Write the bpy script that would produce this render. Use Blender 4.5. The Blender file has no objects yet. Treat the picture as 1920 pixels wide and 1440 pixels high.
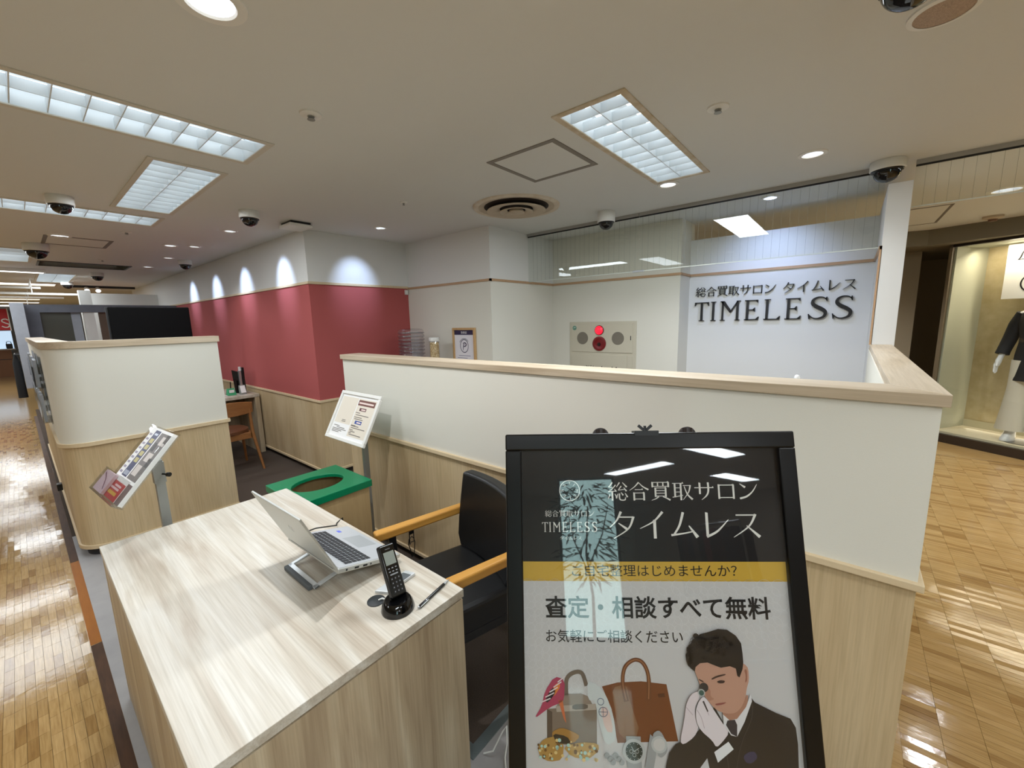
import bpy, math, random
from mathutils import Vector, Matrix
R = random.Random(7)
sc = bpy.context.scene
COL = sc.collection
PI = math.pi
def S(r, g, b, a=1.0):
    f = lambda c: (c/255/12.92) if c/255 <= .04045 else ((c/255+.055)/1.055)**2.4
    return (f(r), f(g), f(b), a)

# ---------------------------------------------------------------- camera, world, exposure
cd = bpy.data.cameras.new('camera'); cam = bpy.data.objects.new('camera', cd); COL.objects.link(cam)
cd.sensor_width = 36; cd.lens = 763.374/1920*36; cd.clip_start = .02; cd.clip_end = 200
AX = ((.63484, -.13633, .76059), (-.77215, -.07937, .63049), (-.02559, -.98748, -.15564))   # world axes in lens coordinates
cam.matrix_world = Matrix(((AX[0][0], -AX[0][1], -AX[0][2], 0), (AX[1][0], -AX[1][1], -AX[1][2], 0),
                           (AX[2][0], -AX[2][1], -AX[2][2], 1.6), (0, 0, 0, 1))).to_4x4()
sc.camera = cam
wd = bpy.data.worlds.new('world'); sc.world = wd; wd.use_nodes = True
wd.node_tree.nodes['Background'].inputs[0].default_value = (1, .96, .9, 1)
wd.node_tree.nodes['Background'].inputs[1].default_value = .12
sc.view_settings.view_transform = 'Standard'; sc.view_settings.look = 'None'
sc.view_settings.exposure = 0.12; sc.view_settings.gamma = 1.0; sc.view_settings.use_curve_mapping = False
sc.cycles.adaptive_threshold = .02; sc.cycles.max_bounces = 6; sc.cycles.diffuse_bounces = 3; sc.cycles.glossy_bounces = 3; sc.cycles.transmission_bounces = 3; sc.cycles.transparent_max_bounces = 10
LAMP_W = 20.5          # power of one louvred ceiling lamp
LAMP_COL = (.85, .935, 1.0)
SPOT_COL = (.52, .68, 1.0)
CEIL = 2.505

# ---------------------------------------------------------------- materials
MATS = {}
def node(nt, t, **kw):
    n = nt.nodes.new(t)
    for k, v in kw.items():
        if k in n.inputs: n.inputs[k].default_value = v
        else: setattr(n, k, v)
    return n
def mat(name, col, rough=.5, metal=0, spec=.5, emit=None, estr=0, coat=0, coat_r=.03, alpha=1, trans=0,
        noise=None, bump=None, col2=None, coords='Object', sheen=0):
    """noise=(sx,sy,sz,detail,amount) mixes col->col2 ; bump=(scale,strength,dist)"""
    if name in MATS: return MATS[name]
    m = bpy.data.materials.new(name); m.use_nodes = True; nt = m.node_tree
    b = nt.nodes['Principled BSDF']
    b.inputs['Base Color'].default_value = col; b.inputs['Roughness'].default_value = rough
    b.inputs['Metallic'].default_value = metal; b.inputs['Specular IOR Level'].default_value = spec
    b.inputs['Coat Weight'].default_value = coat; b.inputs['Coat Roughness'].default_value = coat_r
    b.inputs['Transmission Weight'].default_value = trans
    if sheen: b.inputs['Sheen Weight'].default_value = sheen
    if emit: b.inputs['Emission Color'].default_value = emit; b.inputs['Emission Strength'].default_value = estr
    tc = None
    if noise or bump: tc = node(nt, 'ShaderNodeTexCoord')
    if noise:
        mp = node(nt, 'ShaderNodeMapping'); mp.inputs['Scale'].default_value = noise[:3]
        nt.links.new(tc.outputs[coords], mp.inputs['Vector'])
        nz = node(nt, 'ShaderNodeTexNoise', Scale=1.0, Detail=noise[3], Roughness=.6)
        nt.links.new(mp.outputs['Vector'], nz.inputs['Vector'])
        cr = node(nt, 'ShaderNodeValToRGB'); cr.color_ramp.elements[0].position = .5-noise[4]; cr.color_ramp.elements[1].position = .5+noise[4]
        cr.color_ramp.elements[0].color = col; cr.color_ramp.elements[1].color = col2
        nt.links.new(nz.outputs['Fac'], cr.inputs['Fac']); nt.links.new(cr.outputs['Color'], b.inputs['Base Color'])
    if bump:
        nb = node(nt, 'ShaderNodeTexNoise', Scale=bump[0], Detail=3.0)
        nt.links.new(tc.outputs[coords], nb.inputs['Vector'])
        bp = node(nt, 'ShaderNodeBump', Strength=bump[1], Distance=bump[2])
        nt.links.new(nb.outputs['Fac'], bp.inputs['Height']); nt.links.new(bp.outputs['Normal'], b.inputs['Normal'])
    MATS[name] = m; return m
def wood(name, base, dark, light, axis, fine=90, broad=7, stretch=.05, rough=.45, spec=.35, broad_amt=.5, bst=.13):
    """wood grain running along axis (0,1,2): broad cloudy figure and fine pores"""
    m = bpy.data.materials.new(name); m.use_nodes = True; nt = m.node_tree; b = nt.nodes['Principled BSDF']
    b.inputs['Roughness'].default_value = rough; b.inputs['Specular IOR Level'].default_value = spec
    tc = node(nt, 'ShaderNodeTexCoord')
    def nz(sc_, st, detail, rgh=.6, dist=0):
        mp = node(nt, 'ShaderNodeMapping'); s = [sc_]*3; s[axis] = sc_*st; mp.inputs['Scale'].default_value = s
        nt.links.new(tc.outputs['Object'], mp.inputs['Vector'])
        n = node(nt, 'ShaderNodeTexNoise', Scale=1.0, Detail=detail, Roughness=rgh, Distortion=dist)
        nt.links.new(mp.outputs['Vector'], n.inputs['Vector']); return n
    n1 = nz(broad, bst, 4, .55, .8); n2 = nz(fine, stretch, 3)
    r1 = node(nt, 'ShaderNodeValToRGB'); r1.color_ramp.elements[0].position = .5-.5*broad_amt*.5; r1.color_ramp.elements[1].position = .5+.5*broad_amt*.5
    r1.color_ramp.elements[0].color = dark; r1.color_ramp.elements[1].color = light
    e = r1.color_ramp.elements.new(.5); e.color = base
    nt.links.new(n1.outputs['Fac'], r1.inputs['Fac'])
    r2 = node(nt, 'ShaderNodeValToRGB'); r2.color_ramp.elements[0].position = .3; r2.color_ramp.elements[1].position = .6
    r2.color_ramp.elements[0].color = (.80, .78, .75, 1); r2.color_ramp.elements[1].color = (1, 1, 1, 1)
    nt.links.new(n2.outputs['Fac'], r2.inputs['Fac'])
    mx = node(nt, 'ShaderNodeMix'); mx.data_type = 'RGBA'; mx.blend_type = 'MULTIPLY'; mx.inputs[0].default_value = .8
    nt.links.new(r1.outputs['Color'], mx.inputs[6]); nt.links.new(r2.outputs['Color'], mx.inputs[7])
    nt.links.new(mx.outputs[2], b.inputs['Base Color'])
    MATS[name] = m; return m
def thin_glass(name, tint=(1, 1, 1, 1), rough=0.0, ior=1.5):
    m = bpy.data.materials.new(name); m.use_nodes = True; nt = m.node_tree
    nt.nodes.remove(nt.nodes['Principled BSDF']); out = nt.nodes['Material Output']
    tr = node(nt, 'ShaderNodeBsdfTransparent'); tr.inputs['Color'].default_value = tint
    gl = node(nt, 'ShaderNodeBsdfGlossy'); gl.inputs['Roughness'].default_value = rough
    lw = node(nt, 'ShaderNodeLayerWeight', Blend=.5); pw = node(nt, 'ShaderNodeMath', operation='POWER'); pw.inputs[1].default_value = 5
    ma = node(nt, 'ShaderNodeMath', operation='MULTIPLY_ADD'); f0 = ((ior-1)/(ior+1))**2; ma.inputs[1].default_value = 1-f0; ma.inputs[2].default_value = f0
    nt.links.new(lw.outputs['Facing'], pw.inputs[0]); nt.links.new(pw.outputs[0], ma.inputs[0])
    mx = node(nt, 'ShaderNodeMixShader'); fr = ma
    nt.links.new(fr.outputs[0], mx.inputs[0]); nt.links.new(tr.outputs[0], mx.inputs[1]); nt.links.new(gl.outputs[0], mx.inputs[2])
    nt.links.new(mx.outputs[0], out.inputs['Surface']); MATS[name] = m; return m
def parquet(name, mode):
    """oak parquet blocks; mode 'object' one colour per block object, 'island' one per loose piece, 'brick' printed beyond the built blocks"""
    m = bpy.data.materials.new(name); m.use_nodes = True; nt = m.node_tree; b = nt.nodes['Principled BSDF']
    tc = node(nt, 'ShaderNodeTexCoord'); geo = node(nt, 'ShaderNodeNewGeometry')
    cr = node(nt, 'ShaderNodeValToRGB'); els = cr.color_ramp.elements
    els[0].position = 0; els[0].color = S(166, 130, 80); els[1].position = 1; els[1].color = S(192, 158, 106)
    for p, c in ((.12, S(154, 118, 70)), (.25, S(180, 146, 94)), (.5, S(184, 150, 98)), (.75, S(180, 145, 93))):
        x = els.new(p); x.color = c
    if mode == 'object':
        oi = node(nt, 'ShaderNodeObjectInfo'); nt.links.new(oi.outputs['Random'], cr.inputs['Fac'])
    elif mode == 'island':
        nt.links.new(geo.outputs['Random Per Island'], cr.inputs['Fac'])
    else:
        mp = node(nt, 'ShaderNodeMapping'); mp.inputs['Scale'].default_value = (32, 8, 1); nt.links.new(geo.outputs['Position'], mp.inputs['Vector'])
        wn = node(nt, 'ShaderNodeTexNoise', Scale=1.0, Detail=1.0); nt.links.new(mp.outputs[0], wn.inputs['Vector']); nt.links.new(wn.outputs['Fac'], cr.inputs['Fac'])
    mp2 = node(nt, 'ShaderNodeMapping'); mp2.inputs['Scale'].default_value = (140, 9, 140); nt.links.new(geo.outputs['Position'], mp2.inputs['Vector'])
    nz = node(nt, 'ShaderNodeTexNoise', Scale=1.0, Detail=4.0); nt.links.new(mp2.outputs[0], nz.inputs['Vector'])
    r2 = node(nt, 'ShaderNodeValToRGB'); r2.color_ramp.elements[0].color = (.68, .62, .55, 1); r2.color_ramp.elements[0].position = .3; r2.color_ramp.elements[1].position = .62
    nt.links.new(nz.outputs['Fac'], r2.inputs['Fac'])
    mx = node(nt, 'ShaderNodeMix'); mx.data_type = 'RGBA'; mx.blend_type = 'MULTIPLY'; mx.inputs[0].default_value = .75
    nt.links.new(cr.outputs['Color'], mx.inputs[6]); nt.links.new(r2.outputs['Color'], mx.inputs[7])
    nt.links.new(mx.outputs[2], b.inputs['Base Color'])
    nb = node(nt, 'ShaderNodeTexNoise', Scale=26.0, Detail=3.0); nt.links.new(geo.outputs['Position'], nb.inputs['Vector'])
    bp = node(nt, 'ShaderNodeBump', Strength=.09, Distance=.004); nt.links.new(nb.outputs['Fac'], bp.inputs['Height']); nt.links.new(bp.outputs[0], b.inputs['Normal'])
    b.inputs['Roughness'].default_value = .10; b.inputs['Specular IOR Level'].default_value = .38
    MATS[name] = m; return m

wallpaper = mat('white_wallpaper', S(228, 224, 212), .85, spec=.2, bump=(260, .12, .002))
wall_white = mat('white_paint', S(230, 228, 224), .85, spec=.2, bump=(220, .1, .002))
ceil_m = mat('ceiling_paint', S(222, 222, 219), .9, spec=.15, bump=(300, .1, .002))
red_m = mat('red_wallpaper', S(178, 90, 88), .8, spec=.25, bump=(240, .15, .002))
wains = wood('wainscot_wood', S(206, 182, 143), S(196, 170, 131), S(214, 192, 155), 2, 130, 3, .03, .5, .3)
desk_top_m = wood('desk_ash_top', S(210, 201, 186), S(184, 168, 149), S(226, 221, 211), 1, 190, 15, .018, .38, .4, .75, .07)
desk_side_m = wood('desk_ash_side', S(196, 176, 146), S(170, 148, 120), S(212, 196, 168), 2, 190, 13, .018, .45, .35, .75, .07)
cap_m = wood('greige_oak_y', S(205, 186, 160), S(192, 172, 146), S(214, 197, 174), 1, 90, 6, .04, .42, .35)
cap_x = wood('greige_oak_x', S(205, 186, 160), S(192, 172, 146), S(214, 197, 174), 0, 90, 6, .04, .42, .35)
rail_m = mat('pale_rail_wood', S(224, 203, 168), .45, spec=.35, noise=(40, 3, 40, 3, .3), col2=S(214, 190, 152))
trim_m = mat('tan_trim_wood', S(196, 160, 124), .5, noise=(30, 3, 40, 3, .3), col2=S(184, 146, 110))
dark_kick = mat('dark_toe_kick', S(44, 42, 44), .6)
carpet_m = mat('carpet', S(98, 86, 76), .95, spec=.1, noise=(260, 260, 260, 2, .25), col2=S(74, 64, 58), bump=(500, .5, .004))
vinyl_m = mat('grey_vinyl', S(170, 166, 164), .5, spec=.3, noise=(5, 5, 5, 5, .3), col2=S(150, 147, 147))
strip_m = mat('threshold_metal', S(132, 142, 142), .35, metal=.6)
black_pl = mat('black_plastic', S(18, 18, 19), .35)
black_gl = mat('black_gloss', S(8, 8, 9), .08, spec=.6)
black_lea = mat('black_leather', S(20, 20, 21), .42, spec=.45, bump=(240, .2, .001))
white_pl = mat('white_plastic', S(232, 230, 224), .4)
dome_m = mat('smoked_dome', S(14, 14, 16), .06, spec=.7)
alu = mat('brushed_aluminium', S(190, 193, 196), .32, metal=.85)
silver = mat('silver_shell', S(196, 196, 190), .38, metal=.55)
honey = mat('honey_beech', S(214, 158, 76), .35, noise=(6, 40, 40, 3, .3), col2=S(200, 142, 62))
green_m = mat('green_plastic', S(0, 128, 84), .3, spec=.5)
box_m = mat('box_beige', S(196, 168, 122), .55, noise=(60, 60, 4, 3, .3), col2=S(184, 155, 110))
grey_pole = mat('grey_metal_pole', S(150, 152, 148), .45, metal=.2)
cream_m = mat('cream_steel', S(206, 198, 178), .5)
lamp_white = mat('lamp_white', S(226, 232, 236), .5)
tube_m = mat('lit_tube', (1, 1, 1, 1), .5, emit=(.86, .95, 1, 1), estr=2.6)
disc_m = mat('lit_disc', (1, 1, 1, 1), .5, emit=(.93, .97, 1, 1), estr=7.0)
glass_m = thin_glass('window_glass', (.955, .968, .955, 1))
acryl = thin_glass('clear_acrylic', (.97, .98, .98, 1), .02, 1.49)
oak_frame = mat('oak_frame', S(205, 168, 118), .45, noise=(30, 30, 6, 3, .3), col2=S(190, 150, 100))
hatch_m = mat('hatch_frame', S(128, 120, 112), .5)
grey_conc = mat('grey_plaster', S(128, 132, 142), .8, noise=(6, 6, 6, 4, .3), col2=S(110, 113, 124))
light_conc = mat('light_plaster', S(176, 180, 188), .8, noise=(8, 8, 8, 4, .3), col2=S(160, 163, 172))
paper = mat('white_paper', S(240, 238, 236), .6)
ink = mat('black_ink', S(22, 20, 22), .4)
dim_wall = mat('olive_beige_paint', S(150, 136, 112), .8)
gold_w = mat('gold_foil_paper', S(206, 192, 158), .38, metal=.25, noise=(9, 9, 9, 6, .25), col2=S(180, 162, 122), bump=(14, .3, .01))
sage = mat('sage_panel', S(176, 176, 156), .6)

# ---------------------------------------------------------------- mesh builder
class MB:
    def __init__(s): s.v = []; s.f = []
    def add(s, v, f):
        o = len(s.v); s.v += [tuple(p) for p in v]; s.f += [tuple(i+o for i in q) for q in f]; return s
    def box(s, x0, x1, y0, y1, z0, z1):
        return s.add([(x0, y0, z0), (x1, y0, z0), (x1, y1, z0), (x0, y1, z0), (x0, y0, z1), (x1, y0, z1), (x1, y1, z1), (x0, y1, z1)],
                     [(3, 2, 1, 0), (4, 5, 6, 7), (0, 1, 5, 4), (1, 2, 6, 5), (2, 3, 7, 6), (3, 0, 4, 7)])
    def prism(s, poly, z0, z1):
        n = len(poly); a = sum(poly[i][0]*poly[(i+1) % n][1]-poly[(i+1) % n][0]*poly[i][1] for i in range(n))
        if a < 0: poly = poly[::-1]
        return s.add([(x, y, z0) for x, y in poly]+[(x, y, z1) for x, y in poly],
                     [tuple(range(n))[::-1], tuple(range(n, 2*n))]+[(i, (i+1) % n, n+(i+1) % n, n+i) for i in range(n)])
    def hexa(s, p): return s.add(p, [(3, 2, 1, 0), (4, 5, 6, 7), (0, 1, 5, 4), (1, 2, 6, 5), (2, 3, 7, 6), (3, 0, 4, 7)])
    def bar(s, a, b, w, t, up=(0, 0, 1)):
        a = Vector(a); b = Vector(b); d = (b-a).normalized(); u = Vector(up); sd = d.cross(u).normalized(); u = sd.cross(d).normalized()
        o = [sd*w/2, u*t/2]
        q = [a-o[0]-o[1], b-o[0]-o[1], b+o[0]-o[1], a+o[0]-o[1], a-o[0]+o[1], b-o[0]+o[1], b+o[0]+o[1], a+o[0]+o[1]]
        return s.hexa([q[3], q[2], q[1], q[0], q[7], q[6], q[5], q[4]])
    def tube(s, pts, r, n=10, close=False, caps=True):
        P = [Vector(p) for p in pts]; N = len(P); rs = r if isinstance(r, (list, tuple)) else [r]*N
        V = []; F = []; prev = None
        for i, p in enumerate(P):
            t = (P[(i+1) % N]-P[i-1]) if close else (P[min(i+1, N-1)]-P[max(i-1, 0)])
            t = t.normalized()
            if prev is None: u = t.orthogonal().normalized()
            else: u = (prev-t*prev.dot(t)).normalized()
            prev = u; w = t.cross(u)
            V += [p+(u*math.cos(2*PI*k/n)+w*math.sin(2*PI*k/n))*rs[i] for k in range(n)]
        m = N if close else N-1
        for i in range(m):
            j = (i+1) % N
            F += [(i*n+k, i*n+(k+1) % n, j*n+(k+1) % n, j*n+k) for k in range(n)]
        if caps and not close: F += [tuple(range(n))[::-1], tuple(range((N-1)*n, N*n))]
        return s.add(V, F)
    def cyl(s, a, b, r, r2=None, n=20): return s.tube([a, b], [r, r if r2 is None else r2], n)
    def lathe(s, prof, c=(0, 0, 0), n=28, sx=1, sy=1):
        V = []; F = []; m = len(prof)
        for i in range(n):
            a = 2*PI*i/n
            V += [(c[0]+r*math.cos(a)*sx, c[1]+r*math.sin(a)*sy, c[2]+z) for r, z in prof]
        for i in range(n):
            j = (i+1) % n
            F += [(i*m+k, j*m+k, j*m+k+1, i*m+k+1) for k in range(m-1)]
        return s.add(V, F)
    def loft(s, secs, n=20):
        """secs: (cx,cy,z,rx,ry)"""
        V = []; F = []
        for cx, cy, z, rx, ry in secs: V += [(cx+rx*math.cos(2*PI*k/n), cy+ry*math.sin(2*PI*k/n), z) for k in range(n)]
        for i in range(len(secs)-1): F += [(i*n+k, i*n+(k+1) % n, (i+1)*n+(k+1) % n, (i+1)*n+k) for k in range(n)]
        F += [tuple(range(n))[::-1], tuple(range((len(secs)-1)*n, len(secs)*n))]
        return s.add(V, F)
    def xf(s, M): s.v = [tuple(M @ Vector(p)) for p in s.v]; return s
    def build(s, name, m, parent=None, bevel=0, smooth=0, wc=True, segs=2, sub=0):
        me = bpy.data.meshes.new(name); v = s.v
        if parent is not None and wc:
            o = ORG.get(parent.name, Vector((0, 0, 0))); v = [(a-o.x, b-o.y, c-o.z) for a, b, c in v]
        me.from_pydata(v, [], s.f); me.update()
        if smooth:
            me.shade_smooth(); me.set_sharp_from_angle(angle=math.radians(smooth))
        me.materials.append(m)
        ob = bpy.data.objects.new(name, me); COL.objects.link(ob)
        if parent is not None: ob.parent = parent; ORG[ob.name] = ORG.get(parent.name, Vector((0, 0, 0)))
        else: ORG[ob.name] = Vector((0, 0, 0))
        if bevel:
            b = ob.modifiers.new('bevel', 'BEVEL'); b.width = bevel; b.segments = segs; b.limit_method = 'ANGLE'; b.angle_limit = math.radians(50); b.harden_normals = False
        if sub:
            b = ob.modifiers.new('sub', 'SUBSURF'); b.levels = sub; b.render_levels = sub
        return ob
ORG = {}
def tag(o, label=None, cat=None, group=None, kind=None):
    if label: o['label'] = label
    if cat: o['category'] = cat
    if group: o['group'] = group
    if kind: o['kind'] = kind
    return o
def thing(name, label, cat, loc=(0, 0, 0), group=None, mw=None, kind=None):
    o = bpy.data.objects.new(name, None); COL.objects.link(o); o.empty_display_size = .05
    if mw is not None: o.matrix_world = mw
    else: o.location = loc
    ORG[o.name] = Vector(loc) if mw is None else Vector((0, 0, 0))
    return tag(o, label, cat, group, kind)
def struct(name, mb, m, label=None, **k):
    o = mb.build(name, m, **k); o['kind'] = 'structure'
    if label: o['label'] = label
    return o
def dup(ob, parent, loc):
    c = ob.copy(); COL.objects.link(c); c.parent = parent; c.location = loc; return c
def frame_m(o, x, y, z):
    return Matrix(((x[0], y[0], z[0], o[0]), (x[1], y[1], z[1], o[1]), (x[2], y[2], z[2], o[2]), (0, 0, 0, 1)))
def area(name, loc, sx, sy, watts, col, rot=(0, 0, 0), parent=None, spread=None):
    L = bpy.data.lights.new(name, 'AREA'); L.shape = 'RECTANGLE'; L.size = sx; L.size_y = sy; L.energy = watts; L.color = col
    if spread: L.spread = math.radians(spread)
    o = bpy.data.objects.new(name, L); COL.objects.link(o); o.rotation_euler = rot
    o.location = Vector(loc)-(ORG[parent.name] if parent else Vector((0, 0, 0)))
    if parent: o.parent = parent
    return o
def spot(name, loc, target, watts, col, ang, blend=.6, r=.03, parent=None):
    L = bpy.data.lights.new(name, 'SPOT'); L.energy = watts; L.color = col; L.spot_size = math.radians(ang); L.spot_blend = blend; L.shadow_soft_size = r
    o = bpy.data.objects.new(name, L); COL.objects.link(o)
    o.rotation_euler = (Vector(target)-Vector(loc)).to_track_quat('-Z', 'Y').to_euler()
    o.location = Vector(loc)-(ORG[parent.name] if parent else Vector((0, 0, 0)))
    if parent: o.parent = parent
    return o

# ---------------------------------------------------------------- lettering
def smooth_pts(pts, ws, n=6):
    if len(pts) < 3: return pts, ws
    P = []; W = []
    for i in range(len(pts)-1):
        p0 = pts[max(i-1, 0)]; p1 = pts[i]; p2 = pts[i+1]; p3 = pts[min(i+2, len(pts)-1)]
        for k in range(n):
            t = k/n
            P.append(tuple(.5*((2*p1[d])+(-p0[d]+p2[d])*t+(2*p0[d]-5*p1[d]+4*p2[d]-p3[d])*t*t+(-p0[d]+3*p1[d]-3*p2[d]+p3[d])*t**3) for d in (0, 1)))
            W.append(ws[i]*(1-t)+ws[i+1]*t)
    return P+[pts[-1]], W+[ws[-1]]
def brush(pts, ws):
    """closed outline quads of a stroke of changing width"""
    if not isinstance(ws, (list, tuple)): ws = [ws]*len(pts)
    if len(ws) != len(pts): ws = [ws[0]+(ws[-1]-ws[0])*i/(len(pts)-1) for i in range(len(pts))]
    P, W = smooth_pts(pts, ws); L = []; Rr = []
    for i in range(len(P)):
        a = P[max(i-1, 0)]; b = P[min(i+1, len(P)-1)]; dx, dy = b[0]-a[0], b[1]-a[1]; l = math.hypot(dx, dy) or 1
        nx, ny = -dy/l*W[i]/2, dx/l*W[i]/2
        L.append((P[i][0]+nx, P[i][1]+ny)); Rr.append((P[i][0]-nx, P[i][1]-ny))
    return [[Rr[i], Rr[i+1], L[i+1], L[i]] for i in range(len(P)-1)]
def Hs(x0, x1, y, w=3.6, tri=True):
    q = [[(x0, y-w/2), (x1, y-w/2), (x1, y+w/2), (x0, y+w/2)]]
    if tri: q.append([(x1-9, y+w/2), (x1+1, y-w/2), (x1-2, y+w/2+5)])
    return q
def Vs(x, y0, y1, w=8.5): return [[(x-w/2, y1), (x+w/2, y1), (x+w/2, y0), (x-w/2, y0+2)]]
C = lambda pts, a, b=None: brush(pts, [a, b if b is not None else a])
KANJI = {
 '合': lambda: C([(50, 97), (30, 74), (4, 54)], 7, 2)+C([(50, 96), (70, 74), (97, 57)], 3, 9)+Hs(30, 70, 58)+Vs(26, 42, 0)+Hs(26, 76, 40)+Vs(74, 42, 0)+Hs(26, 74, 8, tri=False),
 '取': lambda: Hs(2, 56, 90)+Vs(14, 90, 16)+Vs(43, 90, 0)+Hs(14, 43, 66, tri=False)+Hs(14, 43, 44, tri=False)+C([(1, 16), (52, 26)], 4)+Hs(54, 90, 78, tri=False)+C([(90, 80), (80, 42), (52, 2)], 8, 2)+C([(60, 74), (74, 32), (98, 4)], 3, 10),
 '買': lambda: Hs(10, 90, 96)+Vs(11, 97, 70)+Vs(89, 97, 70)+Hs(10, 90, 75, tri=False)+Vs(37, 96, 75, 6)+Vs(63, 96, 75, 6)+Hs(24, 78, 66)+Vs(25, 67, 18)+Vs(75, 67, 18)+Hs(25, 75, 52, tri=False)+Hs(25, 75, 38, tri=False)+Hs(25, 75, 23, tri=False)+C([(40, 20), (26, 9), (4, 0)], 7, 2)+C([(60, 20), (80, 11), (96, 1)], 4, 9),
 '総': lambda: C([(26, 98), (16, 82), (6, 72)], 7, 4)+C([(6, 72), (30, 70)], 3)+C([(42, 84), (24, 62), (4, 47)], 6, 3)+C([(4, 47), (44, 51)], 4)+C([(36, 62), (45, 48)], 3, 7)+Vs(25, 48, 0)+C([(13, 34), (4, 10)], 5, 3)+C([(37, 36), (46, 18)], 3, 7)+C([(62, 97), (46, 72)], 7, 3)+C([(76, 97), (97, 72)], 3, 9)+C([(70, 78), (56, 58)], 6, 4)+C([(54, 56), (88, 60)], 4)+C([(82, 70), (95, 50)], 3, 8)+C([(52, 36), (44, 12)], 3, 8)+brush([(60, 38), (60, 12), (68, 3), (86, 4), (89, 18)], [7, 7, 6, 6, 3])+C([(68, 44), (78, 28)], 3, 8)+C([(88, 40), (99, 18)], 3, 9),
 'サ': lambda: Hs(3, 96, 66, 4.5)+Vs(29, 92, 32, 9)+brush([(70, 94), (70, 50), (60, 24), (36, 2)], [9, 9, 7, 2]),
 'ロ': lambda: Vs(15, 82, 6, 9)+Hs(15, 86, 79, 4.5)+Vs(85, 82, 6, 9)+Hs(15, 85, 13, 4.5, False),
 'ン': lambda: C([(10, 86), (36, 66)], 3, 11)+brush([(8, 8), (40, 18), (70, 44), (93, 82)], [10, 9, 6, 2]),
 'タ': lambda: C([(46, 98), (30, 66), (5, 40)], 9, 2)+Hs(38, 86, 78, 4.5, False)+C([(89, 80), (70, 36), (18, 0)], 9, 2)+C([(36, 56), (68, 32)], 3, 10),
 'イ': lambda: C([(84, 97), (52, 62), (4, 36)], 9, 2)+Vs(55, 66, 0, 10),
 'ム': lambda: C([(48, 95), (34, 48), (15, 16)], 9, 6)+brush([(4, 12), (46, 18), (84, 26)], [8, 5, 4])+C([(66, 46), (94, 4)], 4, 12),
 'レ': lambda: Vs(22, 93, 8, 9)+brush([(19, 6), (56, 26), (96, 68)], [9, 7, 2]),
 'ス': lambda: Hs(15, 78, 84, 4.5, False)+C([(82, 87), (58, 44), (4, 4)], 9, 2)+C([(50, 46), (92, 5)], 3, 11),
}
def rect(a, b, c, d): return [(a, b), (c, b), (c, d), (a, d)]
def latin(ch):
    """serif capitals, cap height 1; returns polygons and advance"""
    if ch == 'T': return [rect(0, .94, .86, .985), [(0, .985), (-.015, .80), (.02, .80), (.12, .94)], [(.86, .985), (.74, .94), (.84, .80), (.875, .80)], rect(.365, 0, .495, .95), rect(.27, 0, .59, .035)], 1.02
    if ch == 'I': return [rect(.085, 0, .215, 1), rect(0, 0, .3, .035), rect(0, .965, .3, 1)], .58
    if ch == 'M': return [rect(.085, 0, .185, 1), rect(0, 0, .27, .035), [(0, 1), (.23, 1), (.62, .50), (.55, .40)], [(.53, .44), (.60, .40), (1.02, 1), (.95, 1)], rect(.9, 0, 1.03, 1), rect(.82, 0, 1.11, .035), rect(.95, .965, 1.11, 1), rect(0, .965, .12, 1)], 1.41
    if ch == 'E': return [rect(.085, 0, .215, 1), rect(0, .955, .70, 1), [(.70, 1), (.58, .955), (.68, .86), (.71, .86)], rect(.2, .49, .53, .535), [(.53, .62), (.44, .535), (.44, .49), (.53, .41), (.56, .41), (.56, .62)], rect(0, 0, .74, .05), [(.74, 0), (.60, .05), (.74, .17), (.78, .17)]], 1.06
    if ch == 'L': return [rect(.085, 0, .215, 1), rect(0, .965, .31, 1), rect(0, 0, .78, .05), [(.78, 0), (.64, .05), (.78, .17), (.82, .17)]], 1.07
    if ch == 'S': return brush([(.75, .87), (.60, .975), (.38, .985), (.20, .88), (.17, .72), (.32, .58), (.55, .46), (.72, .32), (.68, .12), (.45, .02), (.24, .04), (.06, .17)], [.04, .05, .07, .12, .15, .17, .17, .15, .12, .07, .05, .04])+[[(.72, 1), (.76, 1), (.78, .80), (.74, .80), (.68, .92)], [(.08, 0), (.04, 0), (.0, .24), (.04, .24), (.12, .08)]], 1.10
    return [], .5
def extrude_polys(polys, to3, t0, t1):
    mb = MB()
    for p in polys:
        n = len(p); a = sum(p[i][0]*p[(i+1) % n][1]-p[(i+1) % n][0]*p[i][1] for i in range(n))
        if abs(a) < 1e-12: continue
        if a < 0: p = p[::-1]
        mb.add([to3(x, y, t0) for x, y in p]+[to3(x, y, t1) for x, y in p], [tuple(range(n))[::-1], tuple(range(n, 2*n))]+[(i, (i+1) % n, n+(i+1) % n, n+i) for i in range(n)])
    return mb
def jp_line(text, x, y, w, h, gaps=None):
    n = len(text); cw = w/n; out = []
    for i, ch in enumerate(text):
        if ch in KANJI:
            for p in KANJI[ch](): out.append([(x+cw*i+cw*.03+q[0]/100*cw*.94, y+q[1]/100*h) for q in p])
    return out
def en_line(text, x, y, w, h):
    L = [latin(c) for c in text]; tot = sum(a for _, a in L)-.25; k = w/tot; out = []; cx = 0
    for polys, adv in L:
        for p in polys: out.append([(x+(cx+q[0])*k, y+q[1]*h) for q in p])
        cx += adv
    return out
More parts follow.
